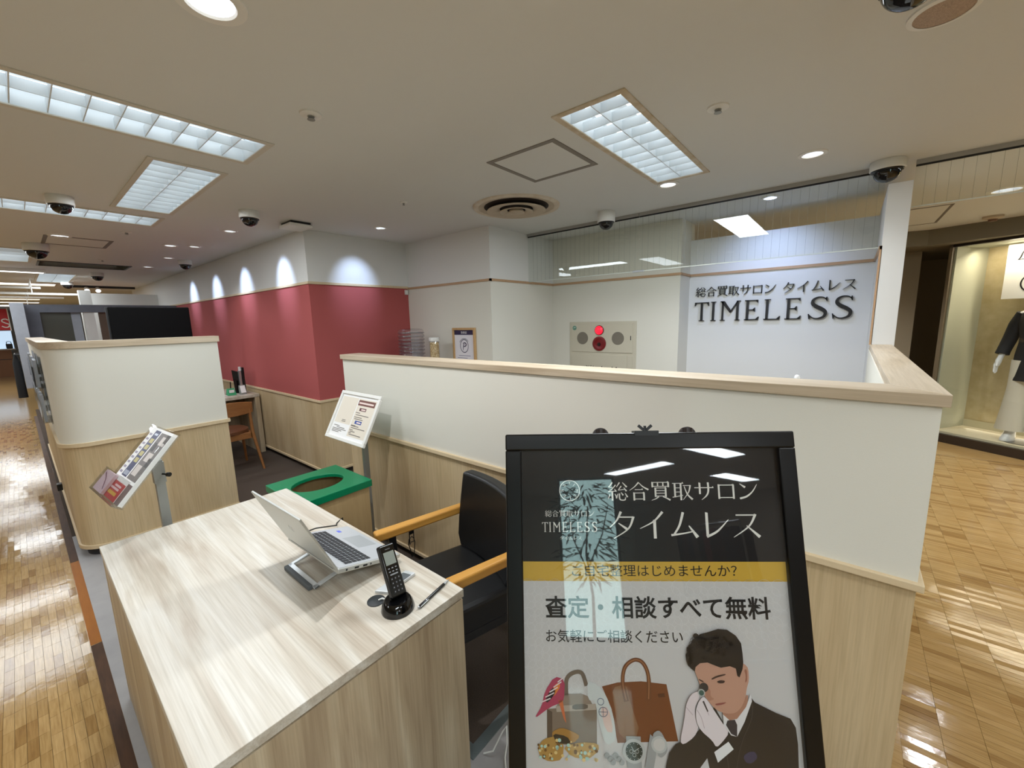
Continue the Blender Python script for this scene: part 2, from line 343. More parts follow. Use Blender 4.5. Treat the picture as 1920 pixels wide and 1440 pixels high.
def font_polys(text, x, y, w, h, bold=0.0):
    cu = bpy.data.curves.new('lettering', 'FONT'); cu.body = text; cu.size = 1; cu.offset = bold; cu.resolution_u = 3
    o = bpy.data.objects.new('lettering', cu); COL.objects.link(o)
    dg = bpy.context.evaluated_depsgraph_get(); me = bpy.data.meshes.new_from_object(o.evaluated_get(dg))
    V = [(v.co.x, v.co.y) for v in me.vertices]; F = [tuple(p.vertices) for p in me.polygons]
    bpy.data.objects.remove(o); bpy.data.curves.remove(cu); bpy.data.meshes.remove(me)
    x0 = min(v[0] for v in V); x1 = max(v[0] for v in V); y0 = min(v[1] for v in V); y1 = max(v[1] for v in V)
    kx = w/(x1-x0); ky = h/(y1-y0)
    V = [(x+(a-x0)*kx, y+(b-y0)*ky) for a, b in V]
    return [[V[i] for i in f] for f in F]
def circle_poly(cx, cy, r, n=20, ry=None): return [(cx+r*math.cos(2*PI*i/n), cy+(ry or r)*math.sin(2*PI*i/n)) for i in range(n)]
def ring_polys(cx, cy, r0, r1, n=28, ky=1):
    return [[(cx+r0*math.cos(a), cy+ky*r0*math.sin(a)), (cx+r1*math.cos(a), cy+ky*r1*math.sin(a)), (cx+r1*math.cos(b), cy+ky*r1*math.sin(b)), (cx+r0*math.cos(b), cy+ky*r0*math.sin(b))]
            for a, b in ((2*PI*i/n, 2*PI*(i+1)/n) for i in range(n))]
UV = lambda x, y, t: (x, y, t)

# ---------------------------------------------------------------- the setting: ceiling with its openings
FIX = [  # x0,x1,y0,y1, long axis, label, cells
 (1.705, 2.945, .795, 1.100, 'x', 'louvred ceiling lamp with peeling beige rim above the reception area', 11),
 (.600, .920, 2.960, 4.260, 'y', 'short-looking louvred ceiling lamp just past the long louvred lamp', 11),
 (-.300, .942, 2.335, 2.672, 'x', 'large louvred ceiling lamp with a row of square cells at top of aisle', 12),
 (-.340, .905, 4.490, 4.850, 'x', 'louvred ceiling lamp crossing the aisle behind a dome camera', 12),
 (-.980, .250, 7.050, 8.320, 'q', 'square bright ceiling lamp behind the nearest hanging dome camera', 4),
 (.380, .780, 9.75, 11.45, 'y', 'far ceiling lamp with tilted bright tubes over the back aisle', 6)]
FARFIX = [(-1.5, -.26, -.9, -.55), (-1.9, -1.58, -5.2, -3.9), (.1, 1.4, -1.55, -1.22), (-3.9, -2.6, -4.9, -4.6), (3.4, 4.7, -1.85, -1.52), (4.6, 5.9, -3.0, -2.7), (-2.9, -1.6, 2.4, 2.72), (-3.2, -1.9, 5.2, 5.5),  # unseen lamps, some added to brighten the partition and the right floor
          (-.55, .65, 11.9, 12.4), (-3, -1.7, 9.6, 9.9), (-1.6, -.4, 16, 16.3), (-1.6, -.4, 20, 20.3), (-.6, .6, 17.4, 17.9), (-2.9, -2.58, -7.6, -6.4)]
DL = [  # x,y,r, kind, label
 (.479, 1.464, .075, 'down', 'bright round downlight nearest the camera at top of the ceiling'),
 (3.082, .248, .060, 'down', 'recessed downlight in the ceiling in front of the black lettering'),
 (3.040, 1.060, .060, 'down', 'recessed downlight at the end of the louvred lamp'),
 (2.374, 3.556, .052, 'wall2', 'adjustable downlight shining on the short red wall'),
 (1.442, 4.632, .052, 'wall', 'first of the adjustable downlights along the long red wall'),
 (1.422, 5.758, .052, 'wall', 'second of the adjustable downlights along the long red wall'),
 (1.400, 6.864, .052, 'wall', 'third of the adjustable downlights along the long red wall'),
 (1.385, 8.028, .052, 'wall', 'fourth of the adjustable downlights along the long red wall'),
 (1.226, 5.845, .058, 'down', 'plain round downlight beside the second adjustable one'),
 (.408, 5.902, .070, 'down', 'flat round downlight beside the far ceiling hatch'),
 (3.950, .570, .055, 'sign', 'downlight behind the glass screen lighting the black lettering'),
 (5.080, -.860, .095, 'down', 'large downlight over the shopping aisle beyond the white post'),
 (6.20, .20, .061, 'down', 'unseen downlight added to brighten the passage behind the lettering wall')]  # last one is added to brighten the passage, no fitting is seen there
HOLES = [f[:4] for f in FIX]+FARFIX+[(x-r*.8, x+r*.8, y-r*.8, y+r*.8) for x, y, r, k, l in DL]+[(.34, 1.20, 8.10, 8.62)]
def sheet(x0, x1, y0, y1, holes, z, down=True):
    xs = sorted({x0, x1}|{v for h in holes for v in h[:2] if x0 < v < x1}); ys = sorted({y0, y1}|{v for h in holes for v in h[2:] if y0 < v < y1})
    mb = MB(); idx = {}
    def vi(x, y):
        if (x, y) not in idx: idx[(x, y)] = len(mb.v); mb.v.append((x, y, z))
        return idx[(x, y)]
    for i in range(len(xs)-1):
        for j in range(len(ys)-1):
            cx, cy = (xs[i]+xs[i+1])/2, (ys[j]+ys[j+1])/2
            if any(h[0] < cx < h[1] and h[2] < cy < h[3] for h in holes): continue
            q = (vi(xs[i], ys[j]), vi(xs[i], ys[j+1]), vi(xs[i+1], ys[j+1]), vi(xs[i+1], ys[j]))
            mb.f.append(q if down else q[::-1])
    return mb
struct('ceiling', sheet(-7, 13, -9, 30, HOLES, CEIL), ceil_m, 'flat off-white plaster ceiling with recessed lamps')

# ---------------------------------------------------------------- floor
LB = (-.62, .031, 1.86, 11.7); RB = (1.58, 6.36, -1.83, -.27)       # zones of built parquet blocks
bw, bl = .031, .12
floor = struct('floor', sheet(-7, 13, -9, 30, [(LB[0], LB[1], LB[2], LB[3]), (RB[0], RB[1], RB[2], RB[3]), (.075, 1.66, -.19, 13)], 0, False), parquet('parquet_far', 'brick'), 'polished oak parquet floor of the shopping aisles')
MB().box(LB[0]-.02, LB[1]+.044, LB[2]-.02, LB[3]+.02, -.05, -.006).box(RB[0]-.02, RB[1]+.02, RB[2]-.02, RB[3]+.02, -.05, -.006).build('joint_bed', mat('joint_dark', S(92, 62, 34), .6), floor)
pq_obj = parquet('parquet_block_wood', 'object'); pq_isl = parquet('parquet_wood', 'island')
def blocks(Z, jog):
    out = []; nx = int((Z[1]-Z[0])/bw); ny = int((Z[3]-Z[2])/bl)
    for i in range(nx):
        if i % 4 == 0 and jog: off = R.choice((0, .04, .08))
        if not jog: off = 0
        for j in range(ny+1):
            y0 = Z[2]+j*bl-(off if jog else 0); y1 = min(y0+bl, Z[3]); y0 = max(y0, Z[2])
            if y1-y0 < .015: continue
            out.append((Z[0]+i*bw, Z[0]+(i+1)*bw, y0, y1))
    return out
def px(P):
    d = [P[0], P[1], P[2]-1.6]; c = [sum(AX[k][i]*d[k] for k in range(3)) for i in range(3)]
    return None if c[2] < .05 else (c[0]/c[2]*763.4+960, c[1]/c[2]*763.4+720, c[2])
allb = []
for Z, jog in ((LB, True), (RB, False)):
    for b in blocks(Z, jog):
        p = px(((b[0]+b[1])/2, (b[2]+b[3])/2, 0))
        vis = p and -10 < p[0] < 1930 and -10 < p[1] < 1450
        if Z is RB and vis: vis = not (p[0] < 1655)
        if Z is LB and vis: vis = p[0] < 60+(p[1]-700)*.32
        allb.append((-(p[2]**-3) if vis else 0, b))
allb.sort(key=lambda t: t[0])
gp = .0005
def block_mesh(mb, b, cx=0, cy=0):
    h = R.uniform(-.0004, .0002); tl = R.uniform(-.00035, .00035)
    x0, x1, y0, y1 = b[0]+gp-cx, b[1]-gp-cx, b[2]+gp-cy, b[3]-gp-cy
    mb.add([(x0, y0, -.008), (x1, y0, -.008), (x1, y1, -.008), (x0, y1, -.008), (x0, y0, h-tl), (x1, y0, h+tl), (x1, y1, h+tl), (x0, y1, h-tl)], [(4, 5, 6, 7), (0, 1, 5, 4), (1, 2, 6, 5), (2, 3, 7, 6), (3, 0, 4, 7)])
protos = []
for k in range(6):
    m = MB(); block_mesh(m, (-bw/2, bw/2, -bl/2, bl/2)); me = bpy.data.meshes.new('parquet_block'); me.from_pydata(m.v, [], m.f); me.materials.append(pq_obj); protos.append(me)
rest = MB(); cnt = 0
for s, b in allb:
    if s < 0 and cnt < 300 and abs(b[3]-b[2]-bl) < 1e-4:
        o = bpy.data.objects.new('parquet_block', R.choice(protos)); COL.objects.link(o); o.parent = floor; o.location = ((b[0]+b[1])/2, (b[2]+b[3])/2, 0); cnt += 1
    else: block_mesh(rest, b)
tag(rest.build('parquet_blocks', pq_isl, floor), kind='stuff')
# border planks of the aisle, the salon's vinyl, its carpet and the threshold
bd = struct('trim_1', MB().box(.031, .0745, -9, -.2, -.02, .001), mat('border_brown', S(92, 62, 40), .5, spec=.12, noise=(30, 4, 10, 4, .3), col2=S(58, 40, 28)), 'dark border plank between aisle parquet and grey vinyl')
MB().box(.033, .0745, -.2, 2.88, -.02, .001).build('border_plank', MATS['border_brown'], bd, wc=False)
tag(MB().box(.033, .0745, 2.885, 4.07, -.02, .001).build('border_plank', mat('border_orange', S(160, 98, 32), .45, spec=.12, noise=(30, 4, 10, 4, .3), col2=S(140, 82, 26)), bd, wc=False), 'orange border plank')
MB().box(.033, .0745, 4.075, 12, -.02, .001).build('border_plank', MATS['border_brown'], bd, wc=False)
struct('floor_vinyl', MB().box(.075, 1.66, -.19, .945, -.02, .0015).box(.075, .86, .945, 4.6, -.02, .0015), vinyl_m, 'grey mottled vinyl floor under the desk')
struct('floor_carpet', MB().box(.90, 4.5, .985, 13, -.02, .004).box(.075, .90, 4.6, 13, -.02, .004).box(1.66, 4.5, -.1, .985, -.02, .004), carpet_m, 'dark brown carpet inside the salon')
struct('trim_2', MB().box(.86, 1.66, .945, .985, -.02, .006).box(.86, .90, .985, 4.6, -.02, .006), strip_m, 'grey metal threshold strip between carpet and vinyl')

# ---------------------------------------------------------------- walls
def banded(name, x0, x1, y0, y1, bands, label, faces='xy'):
    root = None
    for i, (nm, z0, z1, m) in enumerate(bands):
        mb = MB().box(x0, x1, y0, y1, z0, z1)
        if root is None: root = struct(name, mb, m, label)
        else: mb.build(nm, m, root, wc=False)
    return root
wl = banded('wall_left', 1.886, 3.05, 4.10, 13, [('red', .835, 2.005, red_m), ('white_panel', 2.005, CEIL, wall_white), ('wainscot', .075, .835, wains)], 'long wall with white band, red wallpaper and pale wood wainscot')
MB().box(1.93, 3.05, 4.14, 13, 0, .075).build('toe_recess', dark_kick, wl, wc=False)
struct('trim_3', MB().box(1.872, 3.05, 4.086, 13, .815, .840), rail_m, 'pale wood rail between red wall and wainscot', bevel=.003)
struct('trim_4', MB().box(1.874, 3.05, 4.088, 13, 1.995, 2.020), rail_m, 'pale wood rail between white band and red wall', bevel=.003)
struct('baseboard_left', MB().box(1.876, 3.05, 4.090, 13, .06, .085), rail_m, 'pale wood strip at the bottom of the wainscot', bevel=.003)
wc_ = banded('wall_corner', 3.05, 4.6, 2.77, 4.10, [('w', 0, 2.0, wallpaper), ('white_panel', 2.0, CEIL, wall_white)], 'white return wall with a tan rail')
struct('trim_5', MB().box(3.040, 3.06, 2.760, 4.10, 1.985, 2.008).box(3.040, 4.15, 2.760, 2.78, 1.985, 2.008), trim_m, 'thin tan rail on the white return wall')
struct('wall_back', MB().box(4.15, 4.56, 1.30, 2.80, 0, CEIL), wallpaper, 'white wall around the fire alarm panel')
struct('trim_6', MB().box(4.138, 4.16, 1.29, 2.77, 1.985, 2.008).box(4.15, 4.45, 1.29, 1.31, 1.985, 2.008), trim_m, 'thin tan rail above the fire alarm panel')
struct('wall_sign', MB().box(4.45, 4.56, -.12, 1.30, 0, 2.338), wall_white, 'white wall carrying the black lettering')
struct('trim_7', MB().box(4.438, 4.46, -.115, 1.30, 1.985, 2.008), trim_m, 'thin tan rail above the black lettering')
ws = struct('wall_side', MB().box(3.60, 4.56, -.228, -.115, 0, 2.378), wall_white, 'narrow white end wall rising from the low partition')
struct('trim_8', MB().box(3.60, 4.45, -.118, -.103, 1.985, 2.008).box(3.60, 3.628, -.118, -.105, 1.375, 2.008), trim_m, 'tan edge strip on the inner side of the narrow white wall')
# far and rear walls that close the sales floor
struct('wall_far', MB().box(-7, 3, 29, 29.2, 0, CEIL), mat('far_wall', S(214, 208, 196), .8), 'pale wall at the far end of the aisle')
struct('wall_rear', MB().box(-7, 13, -9.2, -9, 0, CEIL), mat('far_wall', S(214, 208, 196), .8), 'pale wall behind the camera')
struct('wall_aisle', MB().box(-7.2, -7, -9, 29, 0, CEIL), mat('far_wall', S(214, 208, 196), .8), 'pale wall across the aisle')
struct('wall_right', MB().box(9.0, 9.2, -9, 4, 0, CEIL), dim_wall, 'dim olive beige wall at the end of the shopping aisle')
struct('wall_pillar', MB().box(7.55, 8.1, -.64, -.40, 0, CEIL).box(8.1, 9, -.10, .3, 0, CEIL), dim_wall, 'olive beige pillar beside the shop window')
# bulkhead over the shop window, with the light cove
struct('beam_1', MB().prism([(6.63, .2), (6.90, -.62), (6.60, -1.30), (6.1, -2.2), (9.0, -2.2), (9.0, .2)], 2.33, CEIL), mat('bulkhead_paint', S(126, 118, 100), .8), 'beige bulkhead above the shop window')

# ---------------------------------------------------------------- ceiling lamps
def louvre(x0, x1, y0, y1, ax, label, cells, rim, pw):
    cx, cy = (x0+x1)/2, (y0+y1)/2
    t = thing('ceiling_lamp', label, 'ceiling lamp', (cx, cy, CEIL), 'louvred ceiling lamps')
    r = .024; zt = CEIL+.10
    f = MB()
    for a in ((x0-r, x1+r, y0-r, y0+.006), (x0-r, x1+r, y1-.006, y1+r), (x0-r, x0+.006, y0+.006, y1-.006), (x1-.006, x1+r, y0+.006, y1-.006)): f.box(*a, CEIL-.006, CEIL+.001)
    f.build('rim', rim, t, bevel=.002)
    h = MB(); e = .004
    h.box(x0-e, x0, y0, y1, CEIL, zt).box(x1, x1+e, y0, y1, CEIL, zt).box(x0, x1, y0-e, y0, CEIL, zt).box(x0, x1, y1, y1+e, CEIL, zt).box(x0, x1, y0, y1, zt, zt+e)
    h.build('housing', lamp_white, t)
    zb = CEIL+.004; zh = .045
    if ax in 'xq':
        bl_ = MB().box(-.002, .002, -(y1-y0)/2, (y1-y0)/2, 0, zh); n = cells
        first = bl_.build('blade', lamp_white, t, wc=False); first.location = (x0+(x1-x0)/n-cx, 0, .004)
        for k in range(2, n): dup(first, t, (x0+(x1-x0)*k/n-cx, 0, .004))
        for s in ((0,) if ax == 'x' else (-.25, 0, .25)): MB().box(x0, x1, cy+s-.002, cy+s+.002, zb, zb+zh).build('spine', lamp_white, t)
        for s in ((-.26, .26) if ax == 'x' else (-.4, -.13, .13, .4)): MB().cyl((x0+.02, cy+s*(y1-y0), zt-.03), (x1-.02, cy+s*(y1-y0), zt-.03), .014, n=10).build('lamp_tube', tube_m, t, smooth=40)
    else:
        bl_ = MB().box(-(x1-x0)/2, (x1-x0)/2, -.002, .002, 0, zh); n = cells
        first = bl_.build('blade', lamp_white, t, wc=False); first.location = (0, y0+(y1-y0)/n-cy, .004)
        for k in range(2, n): dup(first, t, (0, y0+(y1-y0)*k/n-cy, .004))
        MB().box(cx-.002, cx+.002, y0, y1, zb, zb+zh).build('spine', lamp_white, t)
        for s in (-.26, .26): MB().cyl((cx+s*(x1-x0), y0+.02, zt-.03), (cx+s*(x1-x0), y1-.02, zt-.03), .014, n=10).build('lamp_tube', tube_m, t, smooth=40)
    area('lamp_light', (cx, cy, CEIL-.012), x1-x0-.02, y1-y0-.02, LAMP_W*pw, LAMP_COL, parent=t)
    return t
rim_w = mat('white_rim', S(214, 208, 196), .6)
rim_b = mat('peeling_beige_rim', S(196, 178, 148), .7, noise=(14, 14, 14, 5, .12), col2=S(214, 202, 184))
for i, F in enumerate(FIX): louvre(*F, rim_b if i == 0 else rim_w, (1.85, .88, .42, .6, 1.2, .8)[i])
for i, (x0, x1, y0, y1) in enumerate(FARFIX):
    cx, cy = (x0+x1)/2, (y0+y1)/2
    far = y0 > 8
    t = thing('aisle_lamp', 'flat ceiling lamp over the far aisle, %s from the camera' % {9.6: 'first', 11.9: 'second', 16: 'third', 17.4: 'fourth', 20: 'fifth'}[y0] if far else 'unseen ceiling lamp assumed behind the camera to light the sales floor', 'ceiling lamp', (cx, cy, CEIL), 'far aisle lamps' if far else 'unseen lamps behind the camera')
    MB().box(x0, x1, y0, y1, CEIL+.02, CEIL+.03).build('diffuser', mat('lit_panel', (1, 1, 1, 1), .5, emit=(1, .98, .95, 1), estr=3.0), t)
    f = MB()
    for a in ((x0-.02, x1+.02, y0-.02, y0), (x0-.02, x1+.02, y1, y1+.02), (x0-.02, x0, y0, y1), (x1, x1+.02, y0, y1)): f.box(*a, CEIL-.006, CEIL+.03)
    f.build('rim', rim_w, t)
    area('lamp_light', (cx, cy, CEIL-.012), x1-x0, y1-y0, LAMP_W*({0: 1.3, 2: .75, 4: 1.7}.get(i, 1.2) if y0 < 0 else .8), LAMP_COL, parent=t)
chrome = mat('downlight_reflector', S(220, 222, 226), .25, metal=.6)
for x, y, r, kind, label in DL:
    t = thing('downlight', label, 'downlight', (x, y, CEIL), 'recessed downlights')
    MB().lathe([(r*.80, .0), (r*.85, -.006), (r*1.18, -.005), (r*1.22, .001)], (x, y, CEIL), 28).build('trim_ring', white_pl, t, smooth=40)
    MB().lathe([(r*.80, 0), (r*.72, .035), (r*.62, .06), (.001, .06)], (x, y, CEIL), 24).build('reflector', chrome, t, smooth=50)
    MB().lathe([(.001, .030), (r*.70, .034)], (x, y, CEIL), 24).build('lamp', disc_m, t)
    if kind == 'wall':
        spot('lamp_light', (x, y, CEIL-.004), (1.90, y-.02, 2.03), 38, SPOT_COL, 50, 1.0, .02, t)
    elif kind == 'wall2':
        spot('lamp_light', (x, y, CEIL-.004), (2.38, 4.12, 1.99), 28, SPOT_COL, 50, 1.0, .02, t)
    elif kind == 'sign':
        spot('lamp_light', (x, y, CEIL-.004), (4.47, .62, 1.75), 22, (.46, .60, 1), 110, 1.0, .03, t)
    else:
        spot('lamp_light', (x, y, CEIL-.004), (x, y, 0), {.075: 50, .06: 11, .061: 60, .095: 40}.get(r, 16), (.95, .97, 1), 130, .6, .018 if r == .075 else r*.6, t)

# ---------------------------------------------------------------- ceiling fittings
def hatch(x0, x1, y0, y1, label, w=.028):
    t = thing('ceiling_hatch', label, 'ceiling hatch', ((x0+x1)/2, (y0+y1)/2, CEIL))
    f = MB()
    for a in ((x0, x1, y0, y0+w), (x0, x1, y1-w, y1), (x0, x0+w, y0+w, y1-w), (x1-w, x1, y0+w, y1-w)): f.box(*a, CEIL-.004, CEIL)
    f.build('frame', hatch_m, t); MB().box(x0+w+.002, x1-w-.002, y0+w+.002, y1-w-.002, CEIL-.002, CEIL).build('panel', ceil_m, t)
hatch(1.875, 2.350, 1.238, 1.704, 'square access hatch with grey frame in the ceiling beside the louvred lamp')
hatch(.305, .786, 5.93, 6.50, 'square access hatch with grey frame far down the ceiling')
hatch(5.37, 6.38, -.62, -.20, 'brown access hatch in the ceiling beyond the white post', .02)
# round air diffuser
t = thing('air_diffuser', 'round dirty cream air diffuser with concentric rings in the ceiling', 'air vent', (2.73, 2.17, CEIL))
c = (2.73, 2.17, CEIL); dirty = mat('dirty_cream', S(204, 190, 168), .6, noise=(9, 9, 9, 4, .3), col2=S(184, 166, 142))
MB().lathe([(.352, .0), (.348, -.010), (.335, -.014), (.318, -.014), (.308, -.010)], c, 56).build('flange', mat('cream_flange', S(224, 214, 198), .5, noise=(8, 8, 8, 4, .2), col2=S(204, 186, 160)), t, smooth=40)
MB().lathe([(.308, -.010), (.262, -.003)], c, 56).build('outer_cone', dirty, t, smooth=40)
MB().lathe([(.262, -.003), (.0005, -.003)], c, 40).build('throat_shade', mat('duct_shade', S(52, 40, 32), .8), t)  # flat dark disc, its colour stands for the shade inside the duct
MB().lathe([(.150, -.010), (.236, -.030), (.240, -.034), (.234, -.037), (.160, -.026), (.135, -.018)], c, 48).build('ring', dirty, t, smooth=40)
MB().lathe([(.080, -.020), (.134, -.038), (.138, -.042), (.132, -.045), (.095, -.036), (.075, -.028)], c, 40).build('ring', dirty, t, smooth=40)
MB().lathe([(.060, -.030), (.066, -.044), (.062, -.050), (.030, -.053), (.0005, -.053)], c, 30).build('hub', dirty, t, smooth=40)
def dome(x, y, label, k=1.0, drop=.055, tilt=None):
    t = thing('dome_camera', label, 'security camera', (x, y, CEIL), 'ceiling dome cameras'); c = (x, y, CEIL)
    MB().lathe([(.072*k, .001), (.075*k, -.004), (.075*k, -drop), (.070*k, -drop-.004), (.05*k, -drop-.006), (.0005, -drop-.006)], c, 30).build('housing', white_pl, t, smooth=40)
    MB().lathe([(.070*k, -drop-.004), (.066*k, -drop-.012), (.058*k, -drop-.014)], c, 28).build('collar', black_pl, t, smooth=40)
    MB().lathe([(.060*k*math.cos(a), -drop-.010-.056*k*math.sin(a)) for a in [PI/2*i/8 for i in range(9)]], c, 26).build('dome', dome_m, t, smooth=60)
    MB().lathe([(.022*k*math.cos(a), -drop-.02-.022*k*math.sin(a)) for a in [PI/2*i/4 for i in range(5)]], c, 14).build('lens', black_gl, t, smooth=60)
dome(.323, 4.20, 'dome camera in front of the louvred lamp crossing the aisle', .92)
dome(1.316, 3.754, 'dome camera on the ceiling next to the small white ceiling box', .95)
dome(.270, 6.60, 'nearest-looking large dome camera hanging by the bright square lamp', 1.3, .07)
dome(1.600, 7.00, 'small dome camera where the white wall meets the ceiling', 1.0)
dome(3.41, 1.714, 'dome camera on a white drum in front of the glass screen', 1.0, .085)
dome(3.560, -.100, 'dome camera on the ceiling above the white post', 1.15, .05)
dome(1.600, -.055, 'dome camera cut off by the top edge of the picture', 1.1)
dome(.97, 9.3, 'tiny dome camera below the far open lamp', 1.1)
dome(.76, 11.3, 'tiny dome camera beside the far tilted tubes', 1.1)
def sprinkler(x, y, label, k=1):
    t = thing('sprinkler_head', label, 'sprinkler', (x, y, CEIL), 'sprinkler heads'); c = (x, y, CEIL)
    MB().lathe([(.046*k, .001), (.044*k, -.006), (.022*k, -.010), (.0005, -.010)], c, 24).build('escutcheon', white_pl, t, smooth=40)
    MB().lathe([(.014*k, -.008), (.014*k, -.014), (.008*k, -.018), (.008*k, -.022), (.0005, -.022)], c, 16).build('body', grey_pole, t, smooth=40)
    MB().lathe([(.016*k, -.022), (.016*k, -.024), (.0005, -.025)], c, 16).build('deflector', grey_pole, t)
sprinkler(.949, 1.882, 'sprinkler head in the ceiling between the two nearest lamps')
sprinkler(2.114, .528, 'sprinkler head right of the beige-rimmed lamp')
sprinkler(2.017, 2.695, 'small sprinkler head between dome camera and air diffuser', .6)
sprinkler(.80, 5.30, 'sprinkler head in front of the far ceiling hatch', .9)
sprinkler(.86, 7.55, 'tiny sprinkler head near the open lamp', .8)
t = thing('smoke_detector', 'white round smoke detector on the ceiling over the shopping aisle', 'smoke detector', (6.4, -1.02, CEIL))
MB().lathe([(.075, 0), (.075, -.02), (.05, -.032), (.0005, -.032)], (6.4, -1.02, CEIL), 24).build('body', dirty, t, smooth=40)
MB().lathe([(.035, -.030), (.030, -.052), (.0005, -.054)], (6.4, -1.02, CEIL), 20).build('sensor', mat('detector_brown', S(110, 78, 56), .5), t, smooth=40)
t = thing('ceiling_speaker', 'round brownish grille in the ceiling at the top edge of the picture', 'speaker', (1.948, -.145, CEIL))
MB().lathe([(.085, .001), (.085, -.006), (.070, -.008)], (1.948, -.145, CEIL), 30).build('ring', white_pl, t, smooth=40)
MB().lathe([(.070, -.007), (.0005, -.010)], (1.948, -.145, CEIL), 30).build('grille', mat('brown_grille', S(190, 166, 146), .7, noise=(300, 300, 300, 1, .2), col2=S(160, 138, 120)), t)
t = thing('ceiling_box', 'flat white box with black top fixed to ceiling at the wall corner', 'box', (1.74, 3.90, CEIL))
MB().box(1.64, 1.84, 3.80, 4.04, CEIL-.045, CEIL-.02).build('cover', white_pl, t, bevel=.008); MB().box(1.66, 1.83, 3.82, 4.02, CEIL-.02, CEIL).build('mount', black_pl, t)
# the dead open lamp far down the ceiling
t = thing('open_lamp', 'dark open ceiling recess with a couple of unlit tubes', 'ceiling lamp', (.77, 8.36, CEIL))
f = MB()
for a in ((.32, 1.22, 8.08, 8.10), (.32, 1.22, 8.62, 8.64), (.32, .34, 8.10, 8.62), (1.20, 1.22, 8.10, 8.62)): f.box(*a, CEIL-.008, CEIL)
f.build('rim', black_pl, t)
MB().box(.34, 1.20, 8.10, 8.62, CEIL+.12, CEIL+.13).box(.33, .34, 8.10, 8.62, CEIL, CEIL+.12).box(1.20, 1.21, 8.10, 8.62, CEIL, CEIL+.12).box(.34, 1.2, 8.62, 8.63, CEIL, CEIL+.12).box(.34, 1.2, 8.09, 8.10, CEIL, CEIL+.12).build('housing', mat('mirror_reflector', S(170, 168, 160), .2, metal=.8), t)
for yy in (8.25, 8.47): MB().cyl((.4, yy, CEIL+.06), (1.14, yy, CEIL+.06), .014, n=10).build('dead_tube', lamp_white, t, smooth=40)

# ---------------------------------------------------------------- wired glass smoke screens
GX = 3.67
def glass_panel(y0, y1, z0, z1, label, step=.052):
    t = thing('glass_screen', label, 'glass screen', (GX, (y0+y1)/2, z0), 'hanging smoke screens')
    MB().box(GX-.0034, GX+.0034, y0, y1, z0, z1).build('pane', glass_m, t)
    w = MB(); y = y0+.03
    while y < y1-.02: w.box(GX-.0005, GX+.0005, y-.0005, y+.0005, z0, z1); y += step
    tag(w.build('wire_mesh', mat('wire_grey', S(132, 134, 128), .5), t), kind='stuff')
    MB().box(GX-.006, GX+.006, y0, y1, z1, z1+.010).build('gasket', black_pl, t)
    MB().box(GX-.014, GX+.014, y0, y1, z1+.010, CEIL).build('channel', mat('channel_grey', S(168, 164, 158), .5), t)
    MB().box(GX-.005, GX+.005, y0, y1, z0-.006, z0).build('edge_strip', mat('clear_edge', S(200, 204, 194), .3), t)
    return t
glass_panel(1.525, 2.765, 2.008, 2.468, 'wired glass screen hanging beside the white return wall')
glass_panel(-.10, 1.519, 2.008, 2.468, 'wired glass screen hanging above the black lettering')
glass_panel(-2.6, -.235, 2.235, 2.468, 'shallow wired glass screen past the white post')
g = thing('screen_clip', 'small metal clip joining two glass screens at the bottom', 'clip', (GX, 1.522, 2.0))
MB().box(GX-.008, GX+.008, 1.47, 1.575, 1.996, 2.014).build('clip_body', alu, g, bevel=.002)

# ---------------------------------------------------------------- low partitions
XF = 1.53; XI = 1.66; Y0p = -.205; Y1p = 2.90
p = thing('counter_partition', 'low partition, white above and pale wood below, with a greige wood cap, behind the poster stand', 'partition', (1.6, 1.3, 0))
poly = [(XF, Y0p), (XF, Y1p), (XI, Y1p), (XI, -.105), (3.60, -.105), (3.60, Y0p)]
def off_poly(e, end=0): return [(XF-e, Y0p-e), (XF-e, Y1p+end), (XI+e, Y1p+end), (XI+e, -.105+e), (3.60, -.105+e), (3.60, Y0p-e)]
MB().prism(poly, .83, 1.345).build('upper_panel', wallpaper, p)
MB().prism([(a+(.006 if a == XF else 0), b) for a, b in poly], .07, .815).build('wainscot', wains, p)
MB().prism(off_poly(.014), .812, .836).build('rail', rail_m, p, bevel=.003)
MB().prism(off_poly(.006), .055, .075).build('bottom_strip', rail_m, p, bevel=.002)
MB().prism([(XF+.03, Y0p+.03), (XF+.03, Y1p), (XI-.03, Y1p), (XI-.03, -.135), (3.60, -.135), (3.60, Y0p+.03)], 0, .055).build('toe_kick', dark_kick, p)
MB().prism([(XF-.014, Y0p-.014), (XF-.014, Y1p+.012), (XI+.012, Y1p+.012), (XI+.012, -.108)], 1.345, 1.378).build('cap', cap_m, p, bevel=.002)
MB().prism([(XF-.0135, Y0p-.0142), (XI+.012, -.108), (3.60, -.108), (3.60, Y0p-.0142)], 1.345, 1.3785).build('cap', cap_x, p, bevel=.002)

q = thing('curved_partition', 'low partition with a rounded corner, white above and pale wood below, beside the aisle', 'partition', (.5, 4.05, 0))
def arc_poly(e, t=.12, xr=1.052, y1=8.35, er=0):
    out = [(xr+er, 4.0-e)]; cx, cy, r = .27, 4.17, .17
    for i in range(13):
        a = -PI/2-(PI/2)*i/12; out.append((cx+(r+e)*math.cos(a), cy+(r+e)*math.sin(a)))
    out += [(.10-e, y1)]; ti = t+e; inner = [(xr+er, 4.0+t+e)]
    for i in range(7):
        a = -PI/2-(PI/2)*i/6; inner.append((cx+(r-t-e)*math.cos(a), cy+(r-t-e)*math.sin(a)))
    inner += [(.10+t+e, y1)]
    return out+inner[::-1]
MB().prism(arc_poly(0), .83, 1.487).build('upper_panel', wallpaper, q, smooth=30)
MB().prism(arc_poly(-.004), .085, .82).build('wainscot', wains, q, smooth=30)
